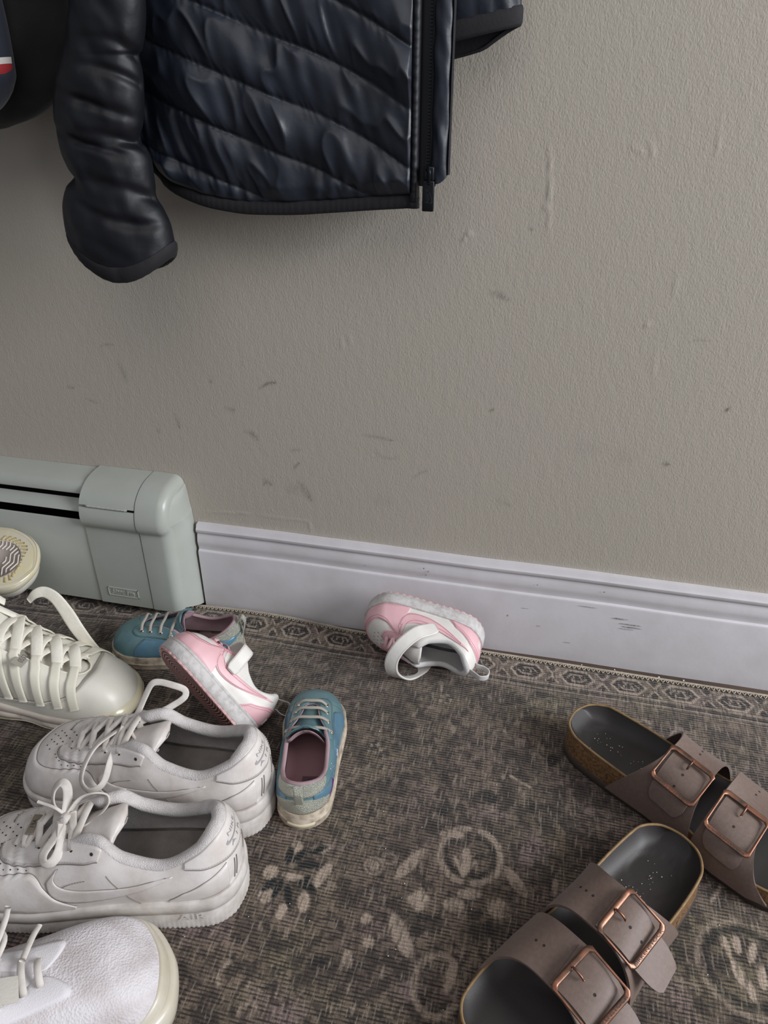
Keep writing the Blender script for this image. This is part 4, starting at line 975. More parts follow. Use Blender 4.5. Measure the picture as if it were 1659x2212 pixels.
    for i in range(4):
        for j in ((-1, 0, 1) if i % 2 else (-.5, .5, 1.5, -1.5)):
            x = .1035+i*.0042; y = j*.0058; d = (G[..., 0]-x)**2+(G[..., 1]-y)**2; k = np.unravel_index(np.argmin(d), d.shape); disc(mh, on(L, wg[k[0]], tg[k[1]], .0003), L.N(wg[k[0]], tg[k[1]]), .00055, 8)
    mh.build('perforations', M_hole, root, smooth=False)
    # pink elastic laces
    ml = MB()
    for w0 in (.15, .24, .33):
        a = on(L, w0, .86, .001); b = on(L, -w0, .86, .001); bar_lace(ml, a, b, .004, .0020, .0007)
    for w0, w1 in ((.15, -.24), (-.24, .33)): bar_lace(ml, on(L, w0, .86, .001), on(L, w1, .86, .001), .0055, .0016, .0006)
    ml.build('elastic_lace', M_pink, root)
    mb = MB(); tongue(mb, [(.096, .040), (.084, .047), (.073, .054), (.066, .0565), (.061, .0575)], [.008, .012, .015, .016, .015], [.003, .005, .008, .009, .008], .0045); mb.build('tongue', M_white, root)
    # hook-and-loop strap over the instep
    if flap:
        C = cr([(.056, -lat*.0275, .030), (.060, -lat*.0330, .042), (.073, -lat*.0310, .060), (.086, -lat*.0150, .071), (.089, lat*.004, .0715), (.083, lat*.0210, .065), (.070, lat*.0310, .051), (.058, lat*.0300, .040), (.051, lat*.0290, .034)], 48)[::1]
    else:
        a = on(L, -lat*.43, .55, .0015); b = on(L, lat*.46, .62, .0026); top = np.array([.074, 0, .066])
        C = cr([a, a*.55+top*.45 + (0, -lat*.009, .004), top+(0, -lat*.006, 0), top+(-.002, lat*.008, 0), b*.5+top*.5+(0, lat*.0095, .006), b+(0, lat*.001, 0), on(L, lat*.475, .34, .0036)], 40)
    wv = np.full(len(C), .0072); wv[-4:] = [.0071, .0068, .006, .0045]
    mb = MB(); U_ = C - np.array([.070, 0, .030]); U_[:, 0] = 0; sweep(mb, C, wv, .0011, up=U_, seg=12, sq=.45); sp = mb.build('strap', M_white, root)
    ms = MB()
    T = unit(np.gradient(C, axis=0)); U = unit(U_-(U_*T).sum(1, keepdims=True)*T); Bn = np.cross(T, U)
    for q in (-1, 1): dash(ms, (C + Bn*.0058*q + U*.0011)[2:-3], .0018, .0002)
    ms.build('stitching', M_stitch, sp, smooth=False)
    # heel pull loop
    mb = MB(); p0 = on(L, 1.0, .30, .0008); p1 = on(L, 1.0, .96, .0008)
    C = cr([p1+(.002, 0, 0), p1+(-.004, 0, .003), p1+(-.010, 0, .006), p1+(-.017, 0, .003), p1+(-.018, 0, -.004), p1+(-.012, 0, -.008), p1+(-.004, 0, -.009), on(L, 1.0, .68, .0006)], 36)
    sweep(mb, C, .0038, .0006, up=(0, 0, 1), seg=10, sq=.4); mb.build('pull_loop', M_plin, root)
    mb = MB()
    for k in range(3): pad(L, mb, [(.925*lat+.012*k*lat, .12), (.925*lat+.012*k*lat, .30)], [(.933*lat+.012*k*lat, .12), (.933*lat+.012*k*lat, .34)], .0012, 6, 3)
    mb.build('heel_patch', M_white, root)
    return root
make_pink((-.0443, -.0222, .0412), (263.6, -5.5, 178.6), 1.16, True, -1, 'pink and white toddler sneaker lying on its side against the baseboard', True)
make_pink((-.292, -.2300, .0040), (66, -47.0, 169.7), 1.10, False, 1, 'pink and white toddler sneaker propped sole-out between the white and blue shoes', False)
# ------------------------------------------------------------------ cream lace-up sneakers
M_pearl = mat('pearl_cream_leather', lin(226, 223, 213), .42, bump=[('noise', 60, .2, .0012), ('noise', 900, .12, .0002)], var=(22, .7, .25), col2=lin(210, 206, 192), coat=.06)
M_patent = mat('cream_patent_leather', lin(224, 220, 204), .14, coat=.6, var=(18, .4, .2), col2=lin(210, 204, 184))
M_cream_lace = mat('cream_flat_lace', lin(232, 228, 216), .6, bump=[('noise', 130, .45, .0012)], var=(70, .5, .2), col2=lin(220, 214, 198))
M_web = mat('cream_webbing', lin(226, 222, 206), .6, bump=[('noise', 300, .3, .0005)])
M_ice = mat('yellowed_translucent_rubber', lin(206, 200, 180), .22, bump=[('noise', 50, .3, .002)], coat=.3, var=(30, .7, .2), col2=lin(210, 198, 156))
M_jmid = mat('cream_midsole', lin(212, 202, 190), .4, var=(40, .6, .2), col2=lin(188, 174, 162), bump=[('noise', 60, .2, .001)])
M_pod = mat('grey_beige_pod_rubber', lin(176, 164, 156), .5)
M_lgrey = mat('grey_letter_inlay', lin(112, 100, 102), .5)
M_gtag = mat('grey_tongue_print', lin(160, 156, 146), .5, bump=[('noise', 900, .4, .0003)])
JD = [
 (0.00, .006, 0,    0,    .036, .022, 0,    0,    .118, .10, .006),
 (0.06, .011, .022, .022, .036, .026, .014, .014, .117, .10, .006),
 (0.15, .031, .037, .036, .035, .040, .026, .026, .108, .15, .006),
 (0.30, .078, .041, .038, .031, .072, .034, .033, .100, .20, .005),
 (0.43, .118, .043, .039, .026, .100, .033, .032, .108, .25, .0045),
 (0.52, .146, .047, .040, .022, .128, .031, .029, .112, .30, .0040),
 (0.60, .170, .051, .042, .0195, .150, .027, .026, .100, .40, .0035),
 (0.70, .200, .055, .046, .0185, .180, .024, .022, .086, .55, .003),
 (0.79, .230, .056, .047, .0185, .206, .021, .020, .074, .70, .001),
 (0.87, .257, .049, .043, .0190, .226, .016, .016, .0665, .85, 0),
 (0.94, .279, .032, .030, .0195, .236, .008, .008, .0635, 1, 0),
 (1.00, .290, 0,    0,    .020, .2385, 0,    0,   .063, 1, 0)]
def make_jordan(loc, rot, s, flip, label, ribbon):
    root = empty('high_top_sneaker', loc, rot, s); tag(root, label, 'shoe'); L = Last(JD, flip); Mi = basis(loc, rot, s).inverted()
    shell(L, 'upper', M_pearl, root, 300, 34); lining(L, 'lining', M_web, root, wcol=.42, rc=.005, rt=.0012, trans=.06); insole(L, 'insole', M_web, root)
    zb = lambda a: .013*np.clip((.32-a)/.32, 0, 1)**1.8 + .004*np.exp(-((a-.42)/.07)**2)
    wave = lambda k, w, sa: .0016*(k in (2, 3))*np.sin(np.abs(w)*28)
    so = sole(L, 'sole', M_jmid, root, [(.001, .14), (.0035, .18), (.0048, .45), (.0030, .60), (.0030, .64), (.0042, .72), (.0040, 1.02), (.0020, 1.16), (-.001, 1.18)], zb, nw=300, cap=False, rowmod=wave)
    # translucent outsole with toe wrap
    os_ = sole(L, 'outsole', M_ice, root, [(-.001, 0), (.0025, .0), (.0038, .08), (.0030, .16)], zb, nw=300, cap=False)
    w = np.linspace(0, 1, 80); mb = MB(); B1 = L.parts(w)[0]; B2 = L.parts(-w)[0]; t = np.linspace(0, 1, 16)[None, :, None]; P = B1[:, None]*(1-t)+B2[:, None]*t; P[..., 2] = zb(w)[:, None] + .0004
    mb.grid(P); mb.build('tread_plate', M_ice, os_)
    mb = MB(); ws = np.linspace(-.20, .20, 40); pr = [(.004, -.02), (.0056, .1), (.0058, .8), (.0054, 1.25), (.0040, 1.62), (.0015, 1.9)]; B = L.parts(ws)[0]; o = L.out(ws); zz = zb(np.abs(ws)); kk = np.clip(1-(np.abs(ws)/.20)**3, 0, 1)
    P = np.stack([np.stack([B[:, 0]+o[:, 0]*(off*(.75+.25*kk) - .0030*max(0, f-1)*kk), B[:, 1]+o[:, 1]*(off*(.75+.25*kk) - .003*max(0, f-1)*kk), zz+(B[:, 2]-zz)*(f if f < 1 else 1+(f-1)*kk)], 1) for off, f in pr], 1)
    mb.grid(P); mb.build('toe_rubber', M_ice, so)
    # stitched toe guard edge sweeping from the throat to the sides
    mb = MB(); w_ = np.linspace(-.62, .62, 41); aw = np.abs(w_); t1 = np.interp(aw, [0, .05, .10, .14, .20, .30, .45, .62], [.965, .955, .86, .70, .46, .27, .17, .10])
    pad(L, mb, np.stack([w_, 0*w_], 1), np.stack([w_, t1], 1), .0010, 160, 8); tgd = mb.build('toe_guard', M_pearl, root)
    sm = MB(); line(L, sm, np.stack([w_, t1+.006], 1), .0004, .0004, 160); sm.build('seam_lines', M_seam, tgd)
    ms = MB(); stitch(L, ms, np.stack([w_, t1-.025], 1), .0012, .0026, .0002); stitch(L, ms, np.stack([w_, t1-.05], 1), .0012, .0026, .0002); ms.build('stitching', M_seam, tgd, smooth=False)
    # patent quarters around the collar
    mb = MB(); hp = np.linspace(.46, 1.54, 60); tt = np.interp(np.abs(hp-1), [0, .3, .45, .54], [.30, .34, .40, .55]); pad(L, mb, np.stack([hp, tt], 1), np.stack([hp, 0*hp+.985], 1), .0014, 120, 8); mb.build('collar_panel', M_patent, root)
    # webbing straps ending in lace loops
    loops = {1: [], -1: []}
    for sd in (1, -1):
        for w0 in (.135, .215, .295, .375, .445):
            mb = MB(); tp_ = L.F(w0*sd, 1.0); zl = np.interp(w0, [.135, .445], [.036, .040]); q_ = inv_side(L, sd, np.linspace(tp_[0]+.010, tp_[0]+.002, 14), np.linspace(zl, tp_[2]-.001, 14), (.08, .7))
            tq = q_[:, 1]; C = on(L, q_[:, 0], tq, .0024); C[-1] = on(L, w0*sd, .985, .0024); top = C[-1]; inn = np.array([0, -sd*.007, .004])
            C = np.vstack([C[:-1], [top+(0, 0, .002)], [top+inn*.7+(0, 0, .0035)], [top+inn*1.2], [top+inn*.6+(0, 0, -.003)]])
            nn = np.vstack([L.N(q_[:-1, 0], np.clip(tq[:-1], .02, .98)), [(0, sd*.3, 1)], [(0, -sd*.3, 1)], [(0, -sd, .2)], [(0, -sd*.4, -1)]])
            sweep(mb, C, .0062, .0012, up=nn, seg=10, sq=.5); mb.build('lace_loop', M_web, root); loops[sd].append(top+inn*.7+(0, 0, -.0005))
    # tongue
    mb = MB(); tongue(mb, [(.248, .050), (.232, .057), (.21, .064), (.18, .078), (.15, .098), (.128, .118), (.110, .138), (.098, .150), (.090, .153), (.085, .150)] if ribbon else [(.248, .050), (.21, .064), (.18, .078), (.15, .094), (.128, .104), (.112, .108)], [.014, .019, .023, .026, .029, .032, .034, .034, .031, .026], [.005, .006, .009, .012, .014, .014, .012, .011, .010], .010); tg = mb.build('tongue', M_pearl, root)
    V, F = text_pts('0552 / 300', .0105); mb = MB()
    mb.box((.166, -.026, .083), (.172, -.025, .084))
    M_ = Matrix.Translation((.168, -.016, .0905)) @ Matrix.Rotation(R(33), 4, 'Y') @ Matrix.Rotation(R(-18), 4, 'X')
    mb = MB(); mb.add([(-.008, -.028, 0), (.006, -.028, 0), (.006, .026, 0), (-.008, .026, 0)], [(0, 1, 2, 3)]); mb.xform(M_); tp = mb.build('tongue_print', M_gtag, tg, smooth=False)
    mb = MB(); mb.add([(-v[1]*.9, v[0]*.85, .0004) for v in V], F); mb.xform(M_); mb.build('print_lettering', M_lgrey, tp, smooth=False)
    # fat flat laces zigzagging between the loops
    ml = MB(); A, B = loops[1], loops[-1]
    for i in range(5):
        bar_lace(ml, A[i], B[i], .008, .0070, .0014, sag=-.003)
        if i < 4:
            bar_lace(ml, B[i], A[i+1], .011, .0074, .0014, sag=.004); bar_lace(ml, A[i]+(0, 0, -.001), B[i+1], .0065, .0058, .0013, sag=-.002)
    for q in ((-1, 1) if ribbon else ()):
        C = cr([A[4] if q > 0 else B[4], np.array([.118, .020*q, .130]), np.array([.104, .012*q, .150]), np.array([.098, -.004*q, .158]), np.array([.108, -.022*q, .150]), np.array([.118, -.034*q, .128])], 30); sweep(ml, C, .0052, .0012, up=(0, 0, 1), seg=8, sq=.6)
    ml.build('lace', M_cream_lace, root)
    if ribbon:
        mb = MB(); C = cr([tuple(Mi @ Vector(p)) for p in ribbon], 60); sweep(mb, C, np.interp(np.linspace(0, 1, 60), [0, .15, .5, .85, 1], [.004, .0068, .0095, .0075, .0055]), .0011, up=(.35, -.55, .7), seg=12, sq=.6, twist=0); mb.build('lace_end', M_cream_lace, root)
    mb = MB()
    for q in ((-1, 1) if ribbon else ()):
        C = cr([(.104, q*.012, .149), (.100, q*.012, .1555), (.094, q*.012, .156), (.092, q*.012, .152)], 12); sweep(mb, C, .0055, .0012, up=(0, 0, 1), seg=8, sq=.5)
    if ribbon: mb.build('tongue_loop', M_web, tg)
    return root, L, os_, zb
make_jordan((-.7031, -.2289, .0055), (0, 0, 4.0), .925, False, 'pearly cream high-top sneaker with fat flat laces and a yellowed rubber toe', [(-0.5826, -0.1682, 0.112), (-0.573, -0.1664, 0.122), (-0.5619, -0.1632, 0.125), (-0.5481, -0.1645, 0.12), (-0.5365, -0.1668, 0.105), (-0.5223, -0.1723, 0.085), (-0.5108, -0.1717, 0.06), (-0.5091, -0.1604, 0.035), (-0.5118, -0.1451, 0.012)])
jr, JL, jos, jzb = make_jordan((-.876, -.112, .117), (-160, 0, 2), .86, True, 'cream high-top sneaker turned over against the heater, its yellowed sole showing a letter L', None)
# pod with wavy herringbone and a letter on the upturned sole
mb = MB(); n = 40; a = np.linspace(0, 2*np.pi, n, endpoint=False); cx, cy, rx, ry = .236, .000, .035, .034
z0 = lambda x: -.0004
_wv = np.linspace(0, 1, 200); _bx = JL.parts(_wv)[0][:, 0]
def ptz(x): return float(jzb(np.array([np.interp(x, _bx[::-1], _wv[::-1])]))[0])
ring = [(cx+rx*math.cos(t), cy+ry*math.sin(t), ptz(cx+rx*math.cos(t))-.0012) for t in a]; ring2 = [(cx+rx*1.03*math.cos(t), cy+ry*1.03*math.sin(t), ptz(cx+rx*1.03*math.cos(t))+.001) for t in a]
mb.add(ring+ring2+[(cx, cy, ptz(cx)-.0012)], [(i, (i+1) % n, 2*n) for i in range(n)] + [(i, (i+1) % n, n+(i+1) % n, n+i) for i in range(n)]); pod = mb.build('tread_pod', M_pod, jos)
mb = MB()
for k in range(-6, 7):
    C = []
    for q in np.linspace(-1, 1, 40):
        y = cy + q*ry; x = cx + k*.0062 + .0035*abs(((q*2.6) % 2)-1)*1.4 - .002
        if -.017 < y < .024 and .219 < x < .249: 
            if len(C) > 4: sweep(mb, np.array(C), .0011, .0012, seg=6)
            C = []; continue
        if ((x-cx)/rx)**2+((y-cy)/ry)**2 < .94: C.append((x, y, ptz(x)-.0018))
    if len(C) > 6: sweep(mb, np.array(C), .0011, .0012, seg=6)
mb.build('tread_ridges', mat('pale_ridge_rubber', lin(212, 204, 196), .5), pod)
mb = MB()
def Lb(x0, x1, y0, y1): 
    q = MB(); mb.box((x0, y0, ptz((x0+x1)/2)-.0032), (x1, y1, ptz((x0+x1)/2)-.0010), .0004)
Lb(.224, .229, -.013, .020); Lb(.224, .246, .016, .020); Lb(.224, .232, -.013, -.0095)
mb.build('sole_letter', M_lgrey, pod, recalc=True)
mb = MB()   # ribs fanning round the toe end
for k in range(22):
    an = R(-105 + k*10); p0 = (cx+rx*1.08*math.cos(an), cy+ry*1.08*math.sin(an)); p1 = (cx+rx*1.42*math.cos(an+.12)*.99, cy+ry*1.30*math.sin(an+.12))
    if p1[0] > .272: p1 = (.272, p1[1])
    sweep(mb, cr([(p0[0], p0[1], ptz(p0[0])-.0002), (p1[0], p1[1], ptz(p1[0])-.0002)], 5), .0016, .0012, seg=6)
mb.build('toe_ribs', mat('amber_rubber', lin(186, 168, 118), .3, coat=.3), jos)

# ------------------------------------------------------------------ white knit running shoe, lower left
M_knit = mat('white_knit', lin(214, 210, 213), .9, bump=[('voronoi', 560, .9, .0006)], var=(26, .8, .2), col2=lin(168, 156, 154))
M_knit2 = mat('white_knit_collar', lin(216, 213, 217), .9, bump=[('voronoi', 900, .4, .0004)])
M_softsole = mat('ivory_rubber', lin(204, 198, 184), .35, bump=[('noise', 60, .3, .002)], coat=.1, var=(30, .7, .2), col2=lin(186, 176, 154))
KN = [
 (0.00, .006, 0,    0,    .036, .016, 0,    0,    .090, .10, .005),
 (0.15, .031, .036, .035, .036, .038, .027, .026, .078, .15, .006),
 (0.30, .078, .041, .036, .034, .074, .034, .032, .070, .20, .005),
 (0.43, .118, .043, .038, .032, .112, .032, .030, .080, .25, .0045),
 (0.55, .150, .047, .042, .030, .136, .025, .023, .0900, .35, .004),
 (0.66, .185, .052, .047, .028, .156, .016, .014, .0860, .5, .003),
 (0.77, .218, .054, .050, .027, .172, .009, .008, .0800, .75, .001),
 (0.86, .250, .050, .047, .027, .180, .006, .006, .0770, .95, 0),
 (0.94, .274, .036, .034, .027, .183, .003, .003, .0760, 1, 0),
 (1.00, .284, 0,    0,    .027, .184, 0,    0,    .0755, 1, 0)]
kr = empty('knit_running_shoe', (-.478, -.66, .0055), (0, 0, 38), 1.0); tag(kr, 'white knit running shoe with an ivory sole, cut off at the lower left corner', 'shoe')
KL = Last(KN, False); shell(KL, 'upper', M_knit, kr, 260, 30); lining(KL, 'lining', M_knit2, kr, wcol=.46, rc=.005, rt=.001); insole(KL, 'insole', M_knit2, kr)
zb = lambda a: .008*np.clip((.26-a)/.26, 0, 1)**2
ks = sole(KL, 'sole', M_softsole, kr, [(0, 0), (.003, 0), (.0052, .12), (.0060, .5), (.0052, .85), (.0030, 1.04), (-.002, 1.06)], zb, nw=500, rowmod=lambda k, w, sa: .0010*np.sin(np.abs(w)*150)*(1 <= k <= 3)*(np.abs(w) > .10))
mb = MB()
for k in range(9):   # sculpted ribs on the near forefoot side
    w0 = -.16-.035*k; B = KL.parts(np.array([w0, w0-.006, w0-.014]))[0]; o = KL.out(np.array([w0, w0-.006, w0-.014])); C = np.array([(B[j, 0]+o[j, 0]*.0050, B[j, 1]+o[j, 1]*.0050, z) for j, z in ((0, .004), (1, .013), (2, .024))]); sweep(mb, cr(C, 12), .0030, .0016, up=(o[1, 0], o[1, 1], 0), seg=10)
mb.build('sole_ribs', M_softsole, ks)
mb = MB(); w_ = np.linspace(-.16, .16, 21); pad(KL, mb, np.stack([w_, 0*w_], 1), np.stack([w_, .20*np.clip(1-(w_/.17)**2, 0, 1)+.02], 1), .0008, 60, 5); mb.build('toe_guard', M_softsole, kr)
mb = MB(); tongue(mb, [(.190, .073), (.172, .080), (.152, .090), (.132, .100), (.116, .110), (.104, .116)], [.012, .017, .022, .026, .028, .027], [.003, .005, .008, .011, .013, .013], .006); kt = mb.build('tongue', M_knit2, kr)
mb = MB(); mb.box((.164, -.019, .0895), (.1815, .000, .0905), .0004); mb.xform(Matrix.Translation((.17, 0, .088)) @ Matrix.Rotation(R(26), 4, 'Y') @ Matrix.Rotation(R(8), 4, 'X') @ Matrix.Translation((-.17, 0, -.0865))); mb.build('lace_patch', mat('beige_patch', lin(188, 184, 176), .9, bump=[('noise', 500, .6, .0006)]), kt, recalc=True)
for sd in (1, -1):
    mb = MB(); ws = np.array([.02, .06, .12, .2, .3, .4, .48])*sd; tl = np.array([.90, .80, .72, .72, .72, .74, .82]); pad(KL, mb, np.stack([ws, tl], 1), np.stack([ws, 0*ws+.99], 1), .0008, 50, 7); mb.build('eyestay', M_knit2, kr)
ml = MB()
for w0 in (.10, .20, .30, .40): bar_lace(ml, on(KL, w0, .9, .002), on(KL, -w0, .9, .002), .006, .0028, .0016)
for pts in ([(.166, .008, .094), (.176, .024, .099), (.168, .036, .096), (.156, .028, .098), (.152, .012, .102), (.160, .004, .098)], [(.160, .004, .098), (.172, .020, .104), (.180, .030, .112), (.184, .034, .120)], [(.185, .010, .086), (.192, .030, .080), (.197, .041, .076)]):
    sweep(ml, cr(pts, 26), .0026, .0016, up=(0, 0, 1), seg=8)
ml.build('lace', M_lace, kr)

# ------------------------------------------------------------------ two-strap buckle sandals
M_eva = mat('dark_brown_sole', lin(58, 48, 42), .7, bump=[('noise', 200, .3, .0006)])
def cork_material():
    m = mat('cork', lin(132, 98, 62), .8, var=(330, 1, .3), col2=lin(72, 48, 30), bump=[('noise', 400, .9, .0012)]); return m
M_cork = cork_material()
M_corkrim = mat('cork_rim', lin(138, 112, 76), .6, var=(120, .8, .2), col2=lin(98, 74, 46), bump=[('noise', 260, .4, .0006)])
M_bed = mat('dark_worn_footbed', lin(40, 37, 38), .5, var=(16, .7, .3), col2=lin(52, 47, 46), bump=[('noise', 700, .25, .0003)])
M_nub = mat('taupe_brown_strap', lin(104, 86, 78), .55, bump=[('noise', 900, .35, .0003), ('noise', 60, .2, .0012)], var=(300, .35, .2), col2=lin(124, 106, 98), sheen=.1)
M_strapin = mat('strap_inner_suede', lin(72, 52, 50), .85, bump=[('noise', 600, .3, .0004)])
M_copper = mat('antique_copper', lin(140, 98, 80), .38, metal=.85, var=(90, .9, .2), col2=lin(78, 70, 62), bump=[('noise', 300, .15, .0003)])
BK = [
 (0.00, .000, 0,    0,    .036, 0, 0, 0, .04, 0, 0),
 (0.05, .004, .017, .017, .036, 0, 0, 0, .04, 0, 0),
 (0.14, .026, .033, .032, .037, 0, 0, 0, .04, 0, 0),
 (0.28, .070, .037, .034, .036, 0, 0, 0, .04, 0, 0),
 (0.42, .114, .038, .034, .034, 0, 0, 0, .04, 0, 0),
 (0.54, .150, .043, .037, .029, 0, 0, 0, .04, 0, 0),
 (0.66, .186, .050, .042, .025, 0, 0, 0, .04, 0, 0),
 (0.78, .220, .051, .044, .024, 0, 0, 0, .04, 0, 0),
 (0.88, .248, .042, .041, .024, 0, 0, 0, .04, 0, 0),
 (0.95, .264, .024, .028, .0245, 0, 0, 0, .04, 0, 0),
 (1.00, .270, 0,    0,    .025, 0, 0, 0, .04, 0, 0)]
def make_birk(loc, rot, s, lat, label, flare):
    """lat=+1: buckles on the left (+y) side"""
    root = empty('buckle_sandal', loc, rot, s); tag(root, label, 'sandal'); L = Last(BK, lat < 0)
    zb = lambda a: .004*np.clip((.2-a)/.2, 0, 1)**2
    so = sole(L, 'sole', M_eva, root, [(-.001, 0), (.0012, .0), (.0022, .06), (.0022, .26), (.0010, .28)], zb, nw=240)
    sole(L, 'cork_layer', M_cork, root, [(.0012, .27), (.0014, .30), (.0002, .60), (.0006, .96), (-.0006, 1.03)], zb, nw=240, cap=False)
    # footbed
    xs_ = np.linspace(0, 1, 90); mb = MB(); w1 = (1-np.linspace(0, 1, 90)); B1 = L.parts(w1)[0]; B2 = L.parts(-w1)[0]; v = np.linspace(-1, 1, 41)
    c = (B1+B2)/2; hd = (B1-B2)/2; P = c[:, None] + hd[:, None]*v[None, :, None]*1.0
    x = P[..., 0]; rim = np.interp(x, [0, .026, .07, .114, .15, .186, .22, .248, .27], [.037, .038, .037, .035, .030, .026, .025, .025, .026])
    bed = np.interp(x, [0, .03, .08, .12, .15, .18, .22, .27], [.026, .0215, .0235, .0265, .0245, .0195, .0175, .020])
    # distance to edge
    de = np.minimum.reduce([np.abs(1-np.abs(v))[None]*np.maximum(np.linalg.norm(hd, axis=1), 1e-6)[:, None], np.broadcast_to((x-0)*.9+1e-4, x.shape)*1.0+.0, (.270-x)*.9+1e-4])
    q = np.clip(1-de/.017, 0, 1); P[..., 2] = bed + (rim-bed)*q**2.2
    P[..., 2] += .0012*np.exp(-(((x-.172)/.012)**2+((P[..., 1]+lat*.012*-1)/.02)**2)) - .0006*(((x-.045)/.024)**2+(P[..., 1]/.021)**2 < 1)
    mb.grid(P); bedo = mb.build('footbed', M_bed, root)
    wr_ = np.linspace(-1, 1, 200, endpoint=False); Br = L.parts(wr_)[0]; rimz = np.interp(Br[:, 0], [0, .026, .07, .114, .15, .186, .22, .248, .27], [.037, .038, .037, .035, .030, .026, .025, .025, .026]); Br[:, 2] = rimz - .0004
    mb = MB(); sweep(mb, Br, .0013, .0013, up=(0, 0, 1), closed=True, seg=8); mb.build('cork_rim', M_corkrim, root)
    # side leather shared by both straps on the buckle side, and arches
    OW = lambda x: np.interp(x, BKx, BKl)+.0032
    IW = lambda x: np.interp(x, BKx, BKm)+.0030
    def arch(x, a, H, lift=0.0, z0=.009, out=0.0):
        """a in 0..1 from the plain side to the buckle side"""
        th = np.pi*a; yl = OW(x); ym = IW(x); c_ = np.cos(th); y = np.where(c_ > 0, -lat*(ym+out)*np.abs(c_)**.72, lat*(yl+out)*np.abs(c_)**.72)
        z = z0 + (H - z0)*np.sin(th)**.78
        return np.stack([x + 0*a, y, z + lift], -1)
    for (nm, xb, xt, H, wname) in (('rear_strap', (.068, .160), (.110, .152), .071, 0), ('front_strap', (.160, .236), (.166, .207), .060, 1)):
        a = np.linspace(0, 1, 61)[:, None]; b = np.linspace(0, 1, 15)[None]
        k = np.sin(np.pi*a)**.8
        x0 = xb[0] + (xt[0]-xb[0])*k; x1 = xb[1] + (xt[1]-xb[1])*k
        if wname == 0: x0 = x0 + .006*np.clip(1-a*3, 0, 1)
        x = x0 + (x1-x0)*b; Hh = H - (x-xt[0])*(.24 if wname == 0 else .30)
        flr = .0025*(2*b-1)**2 if True else 0
        P = arch(x, a + 0*b, Hh); P[..., 2] += flr*np.sin(np.pi*a)
        G = np.gradient(P, axis=0); G2 = np.gradient(P, axis=1); Nn = unit(np.cross(G, G2)); 
        mid = Nn[30, 7, 2]; Nn = Nn*(1 if mid > 0 else -1)
        Po = P + Nn*.0024
        mb = MB(); loop = np.concatenate([Po, P[:, ::-1]], 1); mb.grid(loop, cv=True); st = mb.build(nm, M_nub, root, sharp=60)
        st.data.materials.append(M_strapin)
        nl = 30
        for pi_, pl in enumerate(st.data.polygons):
            if 15 <= pi_ % nl <= 28: pl.material_index = 1
        # overlapping tail that passes through the buckle and points down the outer side
        AE = .88 if not flare else .90; aa = np.linspace(.515, AE, 30)[:, None]; bb = np.linspace(.10, .90, 13)[None]
        kk = np.sin(np.pi*aa)**.8; x0 = xb[0] + (xt[0]-xb[0])*kk; x1 = xb[1] + (xt[1]-xb[1])*kk; xm = (x0+x1)/2*.35 + (xt[0]+xt[1])/2*.65; hw_ = (xt[1]-xt[0])/2*.86
        tt = np.linspace(0, 1, 30)[:, None]; rnd = hw_*np.where(tt > .80, np.sqrt(np.clip(1-((tt-.80)/.205)**2, 0, 1))*.45+.55, 1)
        x = xm + rnd*(2*bb-1)/.8*1.0; x = np.clip(x, xm-rnd, xm+rnd)
        Hh = H - (x-xt[0])*(.24 if wname == 0 else .30)
        P = arch(x, aa + 0*bb, Hh); P[..., 2] += .0004; of = .0032 + (.016 if flare else .0010)*np.clip((tt-.62)/.38, 0, 1)**1.4
        G = np.gradient(P, axis=0); G2 = np.gradient(P, axis=1); Nn = unit(np.cross(G, G2)); Nn = Nn*(1 if Nn[2, 6, 2] > 0 else -1)
        Pa = P + Nn*of[..., None]; Pb = Pa + Nn*.0024
        mb = MB(); loop = np.concatenate([Pb, Pa[:, ::-1]], 1); mb.grid(loop, cv=True); nr = loop.shape[1]
        for e in (0, len(loop)-1):
            o_ = e*nr; mb.f += [(o_+j, o_+j+1, o_+nr-2-j, o_+nr-1-j) for j in range(12)]
        tl = mb.build('strap_tail', M_nub, st, recalc=True, sharp=60)
        # punched holes
        def sp(av, lift=.0001, bx=.5):
            i = (av-.515)/(AE-.515)*29; i0 = int(np.clip(i, 0, 28)); f = i-i0; p = Pb[i0, 6]*(1-f)+Pb[i0+1, 6]*f; return p + Nn[i0, 6]*lift, Nn[i0, 6]
        for av in ((.63, .72) if wname == 0 else (.66,)):
            p, nn_ = sp(av); disc_part('punched_hole', M_hole, st, p, nn_, .0013)
        for av in ((.455, .40, .35) if wname == 0 else (.44, .385)):
            i0 = int(av*60); p = Po[i0, 7]; g1 = unit(np.cross(Po[i0+1, 7]-Po[i0-1, 7], Po[i0, 8]-Po[i0, 6])); g1 = g1*(1 if g1[2] > 0 else -1); disc_part('punched_hole', M_hole, st, p+g1*.0001, g1, .0012)
        # buckle: rectangular frame with rounded corners, prong and maker lettering
        p0, n0 = sp(.635); p1, n1 = sp(.517); p2, n2 = sp(.745)
        ez = unit(n0); ex = unit(p1-p2 - ((p1-p2) @ ez)*ez); ey = np.cross(ez, ex)      # ex: towards the crest, ey: along foot
        hx, hy = np.linalg.norm(p1-p2)/2*.95 + .001, (xt[1]-xt[0])/2 + .0008; c0 = p0 + ez*.0030
        cor = []; rr = .0045
        for sx, sy in ((1, 1), (-1, 1), (-1, -1), (1, -1)):
            for q in range(4):
                th = {(1, 1): 0, (-1, 1): 90, (-1, -1): 180, (1, -1): 270}[(sx, sy)] + q*30
                cor.append(((sx*(hx-rr)) + rr*math.cos(R(th)), (sy*(hy-rr)) + rr*math.sin(R(th))))
        cor = np.array(cor); Cb = c0 + cor[:, :1]*ex + cor[:, 1:]*ey - ez*((cor[:, :1]/hx)**2*.0026)
